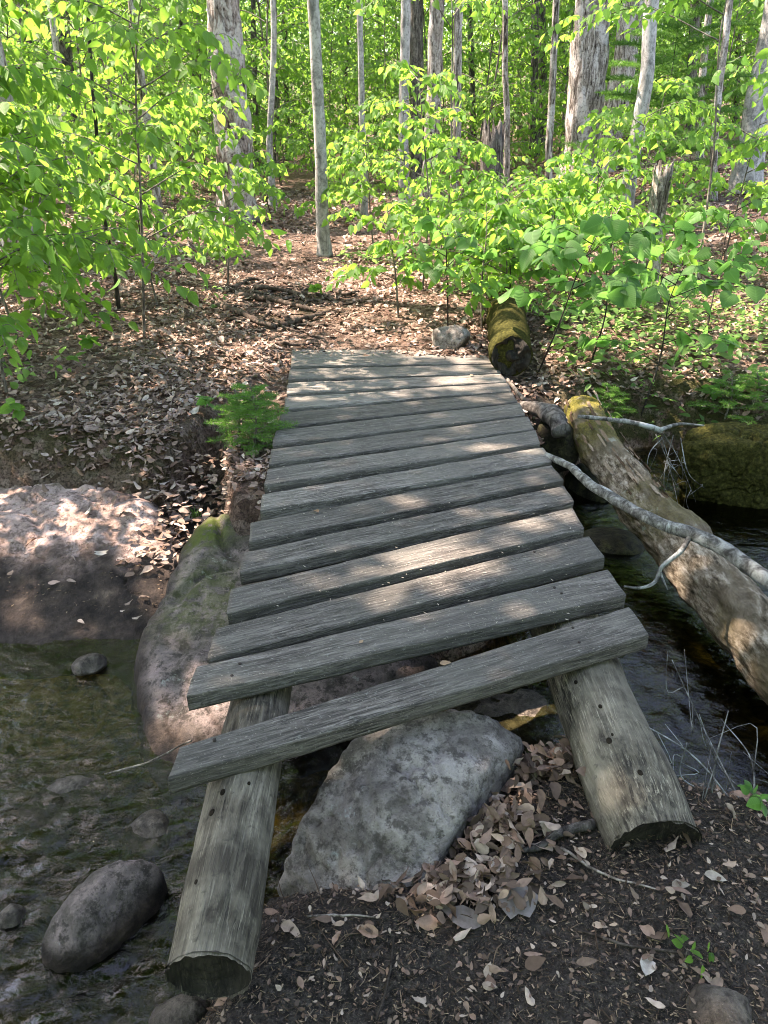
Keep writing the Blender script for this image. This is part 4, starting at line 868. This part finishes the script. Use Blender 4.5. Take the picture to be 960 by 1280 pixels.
for k, (x, y, h, az, lb) in enumerate(((2.75, 7.0, 2.7, (2.3, 3.9), 'reaching long sparse branches left across the birch trunks'), (3.9, 5.6, 2.2, (2.2, 4.0), 'hanging sparse yellowish sprays in from the right edge'), (.9, 9.3, 3.1, (0, 6.28), 'thin and tall, sparse leaves before the broken upright stump'))):
    plant('beech_sapling', 'young beech ' + lb, 'sapling', (x, y, hz(x, y)), sapling(h, 7, 1.5, .09, seed=150 + k, t0=.62, az=az, r=.013, twigs=6, step=.05, shade=(.5, 1)))
# protos for the thicket further back
FP_ = [sapling(4.2, 30, 1.5, .1, seed=200 + k, t0=.06, r=.014, twigs=8, step=.06) for k in range(3)] + [sapling(6.8, 44, 1.9, .12, seed=210 + k, t0=.05, r=.024, twigs=8, step=.075, tube_sides=5) for k in range(2)]
prot = []
spots = []
TL = [(px - 480) / FPX for px in (300, 535, 615, 735, 782, 950, 405, 40, 515, 672)]
for tries in range(4000):
    y = rng.uniform(9.5, 30); x = rng.uniform(-.55, .55) * y * 1.05
    if abs(x - path_x(y)) < (.9 if y < 14 else 0): continue
    if y < 15.5 and (rng.uniform() < .45 or any(abs(x / y - t) < (1.1 / y + .012) for t in TL)) and not (y < 11 and x < -3.4): continue
    if all((x - a) ** 2 + (y - b) ** 2 > (1.0 + .028 * y) ** 2 for a, b in spots): spots.append((x, y))
    if len(spots) >= 120: break
ORD = ['nearest', 'second nearest', 'third nearest', 'fourth nearest', 'fifth nearest', 'sixth nearest', 'seventh nearest', 'eighth nearest', 'ninth nearest', 'tenth nearest'] + ['number %s in distance' % w for w in 'eleven twelve thirteen fourteen fifteen sixteen seventeen eighteen nineteen twenty'.split()]
LM = [(-60, 'left of the big left edge trunk'), (25, 'beside the big left edge trunk'), (95, 'near the leaning pinkish trunk at left'), (200, 'left of the thick peeling tree'), (297, 'around the thick peeling tree'), (350, 'behind the path before its bend'), (400, 'around the slender grey tree by the path'),
      (460, 'between the slender grey tree and white birch'), (533, 'around the mottled white birch'), (613, 'around the broken upright stump'), (672, 'below the close dark trunk pair'), (735, 'around the broad shaggy birch'), (785, 'around the smooth grey beech'), (830, 'behind the short leaning stump'), (870, 'around the dark slim trunks at right'), (950, 'around the stout right edge trunk'), (1050, 'right of the stout right edge trunk')]
spots.sort(key=lambda s: s[1]); seen_ = {}
for k, (x, y) in enumerate(spots):
    lk = min(LM, key=lambda l: abs(480 + x / (y * .896) * FPX - l[0]))[1]; nn = seen_.get(lk, 0); seen_[lk] = nn + 1
    side = 'left of the path' if x < -1.4 else ('beyond the end of the path' if x < 1 else 'in the right background')
    j = k % 3 if y < 13 else 3 + k % 2 if k % 3 else k % 3
    lb = ORD[min(nn, 19)] + ' of the tall leafy saplings ' + lk; gp = 'understorey saplings ' + side
    if len([p for p in prot if p[0] == j]) == 0:
        r_ = plant('understorey_sapling', lb, 'sapling', (x, y, hz(x, y)), FP_[j], group=gp); prot.append((j, r_))
    else: copy_thing([p for p in prot if p[0] == j][0][1], (x, y, hz(x, y)), rng.uniform(0, 6.28), rng.uniform(.75, 1.2), lb, gp)
# hobblebush with broad heart-shaped leaves
hb = 'shrub with broad heart-shaped dark green leaves '
for k, (px, py, h, rc, lf, lb) in enumerate(((560, 420, .75, .55, .115, 'arching over the rounded grey stone'), (668, 470, .9, .65, .13, 'beside the mossy log end'), (735, 460, .95, .75, .14, 'on the bank above the fallen log'), (800, 520, .95, .7, .13, 'behind the forked pale branch'),
                                     (880, 430, .9, .6, .12, 'in the leaf litter near the right edge'), (635, 385, .65, .6, .12, 'behind the mossy log'), (340, 270, .7, .5, .11, 'at the foot of the thick peeling tree'), (700, 360, .85, .6, .14, 'below the broad shaggy birch'))):
    p = on_ground(px, py); plant('hobblebush', hb + lb, 'shrub', p, sapling(h, 7, rc, lf * .78, HEART, seed=300 + k, t0=.3, droop=.55, r=.007, twigs=3, step=.08, lean=.2, rise=.3, sag=.1), 'heart', 'darktwig', rz=k)
# small forest-floor plants
for k, (px, py, s_, lb) in enumerate(((930, 1018, .034, 'tiny green seedling with lobed leaves below the bare white twigs'), (395, 372, .06, 'small seedling beside the exposed roots, path right side'), (690, 415, .07, 'small heart-leaved seedling on the litter above the deck corner'),
                                 (110, 440, .07, 'low seedling in the litter left of the path under the beech'), (258, 520, .05, 'tiny seedling in the leaves left of the fir seedling'), (20, 530, .06, 'seedling on the mossy rim at the left edge'),
                                 (880, 600 - 95, .06, 'small seedling on the mossy bank above the dark pool'), (855, 1200, .02, 'minute green sprout in the soil near the bottom right stone'))):
    p = on_ground(px, py); plant('seedling', lb, 'seedling', p, sapling(.1 if s_ > .03 else .03, 3, .05, s_, HEART, seed=400 + k, t0=.6, droop=.2, r=.0015, twigs=1, step=.03), 'beech' if k % 2 else 'heart', 'twig')
# fir seedling beside the deck, needles on many flat sprays
def fir(h, nb, reach, seed, lf=.016):
    r_ = np.random.default_rng(seed); sg, lg = Geo(), Geo(); st = spline([(0, 0, -.03), (.02, 0, h * .5), (.0, .02, h)], 16); add_tube(sg, st, np.linspace(.008, .003, 16), 7); LP, LD = [], []
    for b in range(nb):
        t = .1 + .9 * b / nb; p = st[int(t * 15)]; a = b * 2.4; L = reach * (1.1 - .75 * t); d = np.array([math.cos(a), math.sin(a), .25]); sd_ = np.array([-d[1], d[0], 0])
        br = spline([p, p + d * L * .5, p + d * L - [0, 0, L * .12]], 12); add_tube(sg, br, np.linspace(.003, .001, 12), 4)
        cs = [br] + [spline([br[i], br[i] + (d * .8 + sd_ * s_ * .8) * L * .3 * (1.2 - i / 12)], 7) for i in range(2, 11) for s_ in (-1, 1)]
        for c in cs:
            n = int(np.linalg.norm(c[-1] - c[0]) / .0035) + 3; tt = np.linspace(0, len(c) - 1.01, n); ii = tt.astype(int); f = (tt - ii)[:, None]
            LP.append(c[ii] * (1 - f) + c[ii + 1] * f); dd = c[ii + 1] - c[ii]; LD.append(dd / np.linalg.norm(dd, axis=1)[:, None])
    P, D = np.concatenate(LP), np.concatenate(LD); n = len(P); Xd = D * .6 + rand_unit(n) * .8; col = np.ones((n, 4)); col[:, 0] = r_.uniform(size=n)
    tv = np.array([(0, -.06, 0), (1, 0, 0), (0, .06, 0)]); scatter(lg, tv, np.array([(0, 1, 2)]), np.zeros((3, 2)), P, Xd, rand_unit(n), lf, col); return sg, lg
for k, (px, py, h, rc, lb) in enumerate(((318, 560, .27, .2, 'feathery fir seedling hugging the left side of the deck'), (297, 545, .2, .16, 'smaller fir seedling in the leaves, left of the larger one'), (905, 525, .22, .26, 'feathery fir seedling on the mossy bank at right'), (590, 498 + 30, .12, .1, 'fir sprig in the shade beside the far log'), (940, 505, .16, .2, 'small fir seedling at the right edge of the mossy bank'), (755, 520, .14, .16, 'little fir seedling behind the mossy end of the fallen log'))):
    if k == 3: continue
    p = on_ground(px, py); plant('fir_seedling', lb, 'fir seedling', p, fir(h * 1.25, 40 if k < 1 else 20, rc * 1.25, 500 + k, .02), 'fir', 'twig')
# young hemlock in the right background
p = at_y(815, 250, 12.5); p[2] = hz(p[0], p[1])
plant('hemlock_sapling', 'dark shaggy hemlock sapling behind the smooth grey beech', 'sapling', p, fir(3.2, 46, 1.5, 520, .06), 'fir', 'darktwig')
# grass tuft
g = Geo()
for k in range(45):
    a = rng.uniform(0, 6.28); l = rng.uniform(.03, .08); d = np.array([math.cos(a), math.sin(a), 0]) * l * rng.uniform(.2, .8); P = spline([(0, 0, 0), d * .5 + [0, 0, l * .7], d + [0, 0, l * .75]], 5) + [rng.normal() * .01, rng.normal() * .01, 0]
    sd_ = np.array([-d[1], d[0], 0]) / (np.linalg.norm(d) + 1e-6) * .0016; V = np.concatenate([P - sd_, P + sd_]); i = np.arange(4); g.add(V, np.stack([i, i + 1, i + 6, i + 5], -1), (rng.uniform(), 0, 0, 1))
o = g.obj('grass_tuft', MT['far']); o.location = on_ground(246, 655) + [0, 0, .02]; tag(o, 'small tuft of bright grass above the moss patch on the rock ledge', 'grass tuft')

# ------------------------------------------------------------ leaf litter, debris, undergrowth, far woods
CURL = leaf_template(.27, .14, .25, wave=.06); BROWN = np.array([(.24, .15, .11), (.34, .23, .17), (.44, .33, .26), (.54, .44, .37), (.3, .22, .18), (.17, .11, .08), (.44, .31, .26)])
def litter(P, size, gcol=BROWN, lift=.01, tilt=.5, dim=1.0):
    n = len(P); g = Geo(); a = rng.uniform(0, 6.28, n); X_ = np.stack([np.cos(a), np.sin(a), rng.normal(size=n) * tilt * .6], -1); N_ = np.stack([rng.normal(size=n) * tilt, rng.normal(size=n) * tilt, np.ones(n)], -1)
    c = gcol[rng.integers(0, len(gcol), n)] * rng.uniform(.5, 1.2, (n, 1)) * dim; C = np.concatenate([np.clip(c, 0, .6), np.ones((n, 1))], 1)
    sz = size * rng.uniform(.5, 1.25, n); s3 = np.stack([sz, sz * rng.uniform(.6, 1.2, n), sz * rng.uniform(-1.4, 1.8, n)], -1)
    P = P + [0, 0, lift] * np.ones(3) + np.stack([0 * sz, 0 * sz, rng.uniform(0, .02, n)], -1)
    scatter(g, *CURL, P - X_ * sz[:, None] * .5, X_, N_, s3, C); return g
def gpts(n, x0, x1, y0, y1, keep):
    x = rng.uniform(x0, x1, n); y = rng.uniform(y0, y1, n); m = keep(x, y); x, y = x[m], y[m]; return np.stack([x, y, height(x, y)], -1)
def kf(x, y):
    df, dn = shore(x, y); left = (x < -.2); ok = np.where(left, df > 1.0 + .15 * fbm2(x, y, 4, 2, 8), df > .12)
    deck = (np.abs(x - .1) < .62) & (y < 5.1); pth = (np.abs(x - path_x(y)) < .32) & (y < 11) & (rng.uniform(size=len(x)) < .8)
    return ok & ~deck & ~pth & (rng.uniform(size=len(x)) < .35 + .9 * sstep(-.25, .2, fbm2(x, y, 1.6, 3, 44)))
P1 = gpts(40000, -3.6, 4.2, 3.1, 8.5, kf); P2 = gpts(22000, -7.5, 8.5, 8.5, 17, kf)
g = litter(P1, .056); g2 = litter(P2, .095)
tag(g.obj('leaf_litter', MT['litter']), 'brown dead beech leaves carpeting the banks on both sides of the bridge', 'leaf litter', kind='stuff')
tag(g2.obj('leaf_litter', MT['litter']), 'dead leaves covering the woodland floor further back', 'leaf litter', kind='stuff')
# smaller crushed leaves on the path
P3 = gpts(12000, -2.2, .6, 3.6, 11, lambda x, y: (np.abs(x - path_x(y)) < .45) & ((y > 5.2) | (x < -.62)) & (fbm2(x, y, 1.5, 3, 61) > -.15))
tag(litter(P3, .026, np.array([(.36, .22, .17), (.28, .17, .13), (.42, .29, .23), (.15, .1, .08)])).obj('crushed_leaves', MT['litter']), 'crushed pinkish leaf bits trodden into the footpath', 'leaf litter', kind='stuff')
# leaves gathered against the boulder and in the gully by the ledge
def pile(n, px, py, sx, sy, size, h=.05, z=None):
    c = on_ground(px, py) if z is None else at(px, py, z); P = c + rng.normal(size=(n, 3)) * [sx, sy, 0]; P[:, 2] = height(P[:, 0], P[:, 1]) + np.abs(rng.normal(size=n)) * h; return P
zsl = lambda x, y: np.interp(y, [2.4, 2.55, 2.7, 2.9, 3.1, 3.4, 3.8], [-.04, -.008, .022, .08, .16, .25, .31]) + .045 * fbm2(x, y, 1.6, 5, 72)
x = np.concatenate([rng.uniform(-3, -.95, 420), rng.normal(-1.0, .12, 160), rng.uniform(-2.4, -.95, 60)]); y = np.concatenate([3.85 - np.abs(rng.normal(size=420)) * .12, rng.uniform(3.0, 3.8, 160), rng.uniform(2.7, 3.6, 60)])
tag(litter(np.stack([x, y, np.maximum(zsl(x, y), height(x, y))], -1), .05, BROWN, tilt=.25).obj('drifted_leaves', MT['litter']), 'dead leaves drifted over the upper rim of the flat rock slab', 'leaf litter', kind='stuff')
GREYB = np.array([(.26, .17, .12), (.34, .25, .18), (.4, .32, .25), (.14, .09, .06), (.22, .15, .11), (.1, .07, .05)])
A = np.concatenate([pile(330, 668, 975, .06, .06, .06, .045), pile(240, 625, 1035, .06, .06, .06, .02), pile(200, 570, 1110, .09, .05, .06, .008)])
tag(litter(A, .046, GREYB, tilt=.8).obj('leaf_pile', MT['litter']), 'heap of curled brown leaves between the boulder and the right log', 'leaf pile', kind='stuff')
A = np.concatenate([pile(200, 225, 610, .16, .12, .06, .02), pile(110, 212, 665, .06, .14, .06, .04), pile(200, 300, 590, .13, .12, .06, .01), pile(90, 215, 700, .04, .06, .06, .03)])
tag(litter(A, .05, BROWN, tilt=.5).obj('leaf_pile', MT['litter']), 'pinkish dead leaves gathered in the gully above the rock ledge', 'leaf pile', kind='stuff')
A2 = gpts(230, -.5, 1.6, .75, 1.7, lambda x, y: height(x, y) > .18)
tag(litter(A2, .045, GREYB, tilt=.3, lift=.006).obj('fallen_leaves', MT['litter']), 'whole brown leaves lying here and there on the near soil', 'leaf litter', kind='stuff')
A = gpts(5200, -.5, 1.6, .75, 1.7, lambda x, y: (height(x, y) > .18) & (rng.uniform(size=len(x)) < .55)); 
tag(litter(A, .016, GREYB, tilt=.3, lift=.003, dim=.9).obj('leaf_fragments', MT['litter']), 'broken leaf fragments scattered over the dark near soil', 'leaf litter', kind='stuff')
# chips, needles and crumbs on the near soil
n = 30000; P = gpts(n, -.7, 1.9, .6, 1.8, lambda x, y: (height(x, y) > .12)); n = len(P); a = rng.uniform(0, 6.28, n); g = Geo()
X_ = np.stack([np.cos(a), np.sin(a), rng.normal(size=n) * .15], -1); tv = np.array([(-1, -.5, 0), (1, -.5, 0), (1, .5, 0), (-1, .5, 0), (-1, 0, .7), (1, 0, .7)]); tf = np.array([(0, 1, 5, 4), (3, 4, 5, 2)])
cols = np.array([(.05, .035, .025), (.1, .07, .05), (.16, .11, .075), (.28, .21, .14), (.035, .028, .022)]); c = cols[rng.integers(0, 5, n)] * rng.uniform(.7, 1.2, (n, 1))
s3 = np.stack([rng.uniform(.002, .009, n) * rng.uniform(.6, 1.6, n), rng.uniform(.0005, .0016, n), rng.uniform(.0008, .002, n)], -1); k = rng.uniform(size=n) < .25; s3[k] = rng.uniform(.0015, .005, (k.sum(), 1)) * [1, .8, .5]
scatter(g, tv, tf, np.zeros((6, 2)), P + [0, 0, .003], X_, np.tile([0, 0, 1.], (n, 1)) + rng.normal(size=(n, 3)) * .2, s3, np.concatenate([c, np.ones((n, 1))], 1))
n = 160
for P0 in gpts(n, -.6, 1.7, .75, 1.75, lambda x, y: height(x, y) > .2):
    a = rng.uniform(0, 6.28); l = rng.uniform(.03, .12); d = np.array([math.cos(a), math.sin(a), rng.uniform(-.05, .12)]) * l; add_tube(g, spline([P0 + [0, 0, .004], P0 + d * .5 + rng.normal(size=3) * .006 + [0, 0, .006], P0 + d + [0, 0, .004]], 6), np.linspace(.0016, .0007, 6), 4, col=(*(cols[rng.integers(0, 4)]), 1))
tag(g.obj('soil_debris', MT['debris']), 'wood chips, needles and crumbs strewn over the dark near soil', 'debris', kind='stuff')
g = Geo(); x = rng.uniform(-2.6, -.95, 1500); y = rng.uniform(2.75, 3.5, 1500); n = 1500; a = rng.uniform(0, 6.28, n); c = cols[rng.integers(0, 5, n)]
s3 = np.stack([rng.uniform(.002, .008, n), rng.uniform(.001, .004, n), rng.uniform(.001, .003, n)], -1)
scatter(g, tv, tf, np.zeros((6, 2)), np.stack([x, y, zsl(x, y) + .004], -1), np.stack([np.cos(a), np.sin(a), 0 * a], -1), np.tile([0, 0, 1.], (n, 1)), s3, np.concatenate([c, np.ones((n, 1))], 1)); tag(g.obj('mud_debris', MT['debris']), 'grit and plant crumbs scattered over the muddy part of the slab', 'debris', kind='stuff')
# flecks on the deck boards
g = Geo(); u = rng.uniform(size=(260, 2)); P = np.array([at_deck(330 + 430 * a, 450 + 330 * b) for a, b in u]); P = P[(P[:, 0] < .74) & (P[:, 0] > -.5)]; n = len(P); a = rng.uniform(0, 6.28, n)
scatter(g, tv, tf, np.zeros((6, 2)), P + [0, 0, .004], np.stack([np.cos(a), np.sin(a), 0 * a], -1), np.tile([0, 0, 1.], (n, 1)), np.stack([rng.uniform(.002, .007, n), rng.uniform(.001, .003, n), np.full(n, .001)], -1), np.tile([.42, .38, .3, 1], (n, 1)))
tag(g.obj('bud_scales', MT['debris']), 'pale bud scales and crumbs sprinkled over the deck boards', 'debris', kind='stuff')
# undergrowth sprigs
P = np.concatenate([gpts(1500, 1.2, 4.2, 4.75, 6.6, lambda x, y: rng.uniform(size=len(x)) < .35), gpts(1300, -4, 5, 4.2, 9, lambda x, y: (shore(x, y)[0] > .3) & (np.abs(x - path_x(y)) > .55) & ~((np.abs(x - .1) < .8) & (y < 5.6)) & (fbm2(x, y, .8, 3, 50) > .0)), gpts(3600, -10, 12, 8.5, 24, lambda x, y: (np.abs(x - path_x(y)) > .6) & (fbm2(x, y, .5, 3, 51) > -.15))])
P = np.repeat(P, 5, axis=0); n = len(P); P = P + rng.normal(size=(n, 3)) * [.05, .05, 0] + np.stack([0 * P[:, 0], 0 * P[:, 0], rng.uniform(.02, .2, n)], -1); g = Geo(); col = np.ones((n, 4)); col[:, 0] = rng.uniform(size=n)
X_ = rng.normal(size=(n, 3)) * [1, 1, .3]; scatter(g, *[BEECH[0][::1], BEECH[1], BEECH[2]], P, X_, rng.normal(size=(n, 3)) * .4 + [0, 0, 1], rng.uniform(.03, .08, n), col)
tag(g.obj('undergrowth', MT['far']), 'low green seedlings and herbs scattered over the woodland floor', 'undergrowth', kind='stuff')
# the woods further off, one mass
def cloud(n, ncl, y0, y1, lf, top, name, label):
    yc = rng.uniform(y0, y1, ncl); xc = rng.uniform(-.62, .62, ncl) * yc; zc = height(xc, yc) + rng.uniform(.2, top, ncl) ** 1.0
    i = rng.integers(0, ncl, n); rr = .03 * yc[i] + .35; P = np.stack([xc[i], yc[i], zc[i]], -1) + rng.normal(size=(n, 3)) * rr[:, None] * [1, 1, .45]
    P = P[P[:, 2] > height(P[:, 0], P[:, 1])]; n = len(P); g = Geo(); col = np.ones((n, 4)); col[:, 0] = rng.uniform(size=n)
    scatter(g, SMALL[0], SMALL[1], SMALL[2], P, rng.normal(size=(n, 3)) * [1, 1, .8], rng.normal(size=(n, 3)) * .6 + [0, -.3, .8], (lf * rng.uniform(.6, 1.3, n))[:, None] * [1, .9, 1], col)
    tag(g.obj(name, MT['far']), label, 'woods', kind='stuff')
cloud(130000, 1500, 20, 42, .14, 6.5, 'distant_foliage', 'sunlit green foliage of the woods behind the nearer trees')
cloud(110000, 1600, 40, 75, .27, 11, 'distant_foliage', 'pale green foliage of the farthest woods')
P = np.stack([rng.uniform(-15, 15, 900), rng.uniform(-13, -3.5, 900), rng.uniform(.3, 8.5, 900)], -1); q = np.stack([rng.choice([-1, 1, 1], 260) * rng.uniform(8, 13, 260), rng.uniform(-4, 1.5, 260), rng.uniform(.3, 6, 260)], -1)
g = crown(34000, np.concatenate([P, q]), .5, .3); tag(g.obj('surrounding_foliage', MT['far']), 'green foliage of the woods around and behind the viewer', 'woods', kind='stuff')
# single leaves one can point at
def one_leaf(name, label, px, py, size, col, ang, z=None, curl=1.2, mat='litter', tpl=None, lift=.012):
    p = on_ground(px, py) if z is None else (at_deck(px, py) if z == 'deck' else at(px, py, z)); g = Geo(); c = np.array([[*col, 1]])
    tv_, tf_, tu_ = tpl or CURL
    scatter(g, tv_, tf_, tu_, np.array([[-size * .5 * math.cos(ang), -size * .5 * math.sin(ang), lift]]), np.array([[math.cos(ang), math.sin(ang), .06]]), np.array([[.1, -.1, 1.]]), np.array([[size, size * 1.0, size * curl]]), c)
    o = g.obj(name, MT[mat]); o.location = p; tag(o, label, 'leaf')
T_, W_ = (.42, .33, .24), (.44, .4, .34)
one_leaf('green_leaf', 'fresh green leaf lying on the mud at the left edge', 14, 797, .055, (1, 0, 0), .5, mat='beech')
one_leaf('dead_leaf', 'pale lobed leaf lying on the pink rock slab', 127, 693, .06, W_, 1.8, .26, tpl=leaf_template(.5, .1, .2, (.2, .9, .6, 1, .5, 0)))
one_leaf('dead_leaf', 'left one of the tan leaves grouped on the wet mud', 137, 762, .06, T_, 2.2)
one_leaf('dead_leaf', 'right one of the tan leaves grouped on the wet mud', 152, 757, .04, T_, .6)
one_leaf('dead_leaf', 'lowest of the tan leaves grouped on the wet mud', 145, 770, .05, W_, 3.3)
one_leaf('dead_leaf', 'tan leaf lying on the loose near plank', 557, 830, .035, (.3, .2, .12), .3, 'deck', .5, lift=.004)
one_leaf('dead_leaf', 'small tan leaf on the second plank above the loose one', 452, 803, .02, (.36, .25, .15), 1.0, 'deck', .5, lift=.004)
one_leaf('dead_leaf', 'curled brown leaf caught on a middle deck board, left part', 395, 640, .04, (.26, .16, .1), 2.1, 'deck', 1.0, lift=.006)
one_leaf('dead_leaf', 'small pale leaf near the deck\'s far right corner', 590, 470, .04, (.4, .31, .22), .9, 'deck', .8, lift=.006)
one_leaf('dead_leaf', 'pale torn leaf fragment near the bottom, right of centre', 808, 1210, .06, W_, 1.1)
one_leaf('dead_leaf', 'curled tan leaf standing above the dark curved stick\'s right side', 723, 1070, .05, T_, 1.9)
one_leaf('dead_leaf', 'large flat grey leaf half buried below the boulder', 575, 1150, .1, (.2, .17, .15), 2.6, curl=.5)
one_leaf('dead_leaf', 'broad grey leaf pressed in the soil right of the half-buried one', 650, 1130, .09, (.19, .17, .155), .2, curl=.4, tpl=leaf_template(.5, .06, .1, (.3, .9, .7, 1, .6, 0)))
one_leaf('dead_leaf', 'curled brown leaf leaning on the left log near its cut end', 316, 1200, .055, (.3, .19, .13), 1.2, .24)
one_leaf('dead_leaf', 'yellowish leaf resting against the cut end of the left log', 300, 1235, .07, (.42, .34, .22), 1.7, .2)
one_leaf('bark_flake', 'flat bark chip on the soil below the right log\'s cut end', 850, 1112, .045, (.26, .22, .17), .1, curl=.6)
one_leaf('bark_flake', 'pale bark chip right of the other, near the right edge', 893, 1103, .05, (.34, .3, .24), -.3, curl=.6)
print('objects', len(sc.objects))
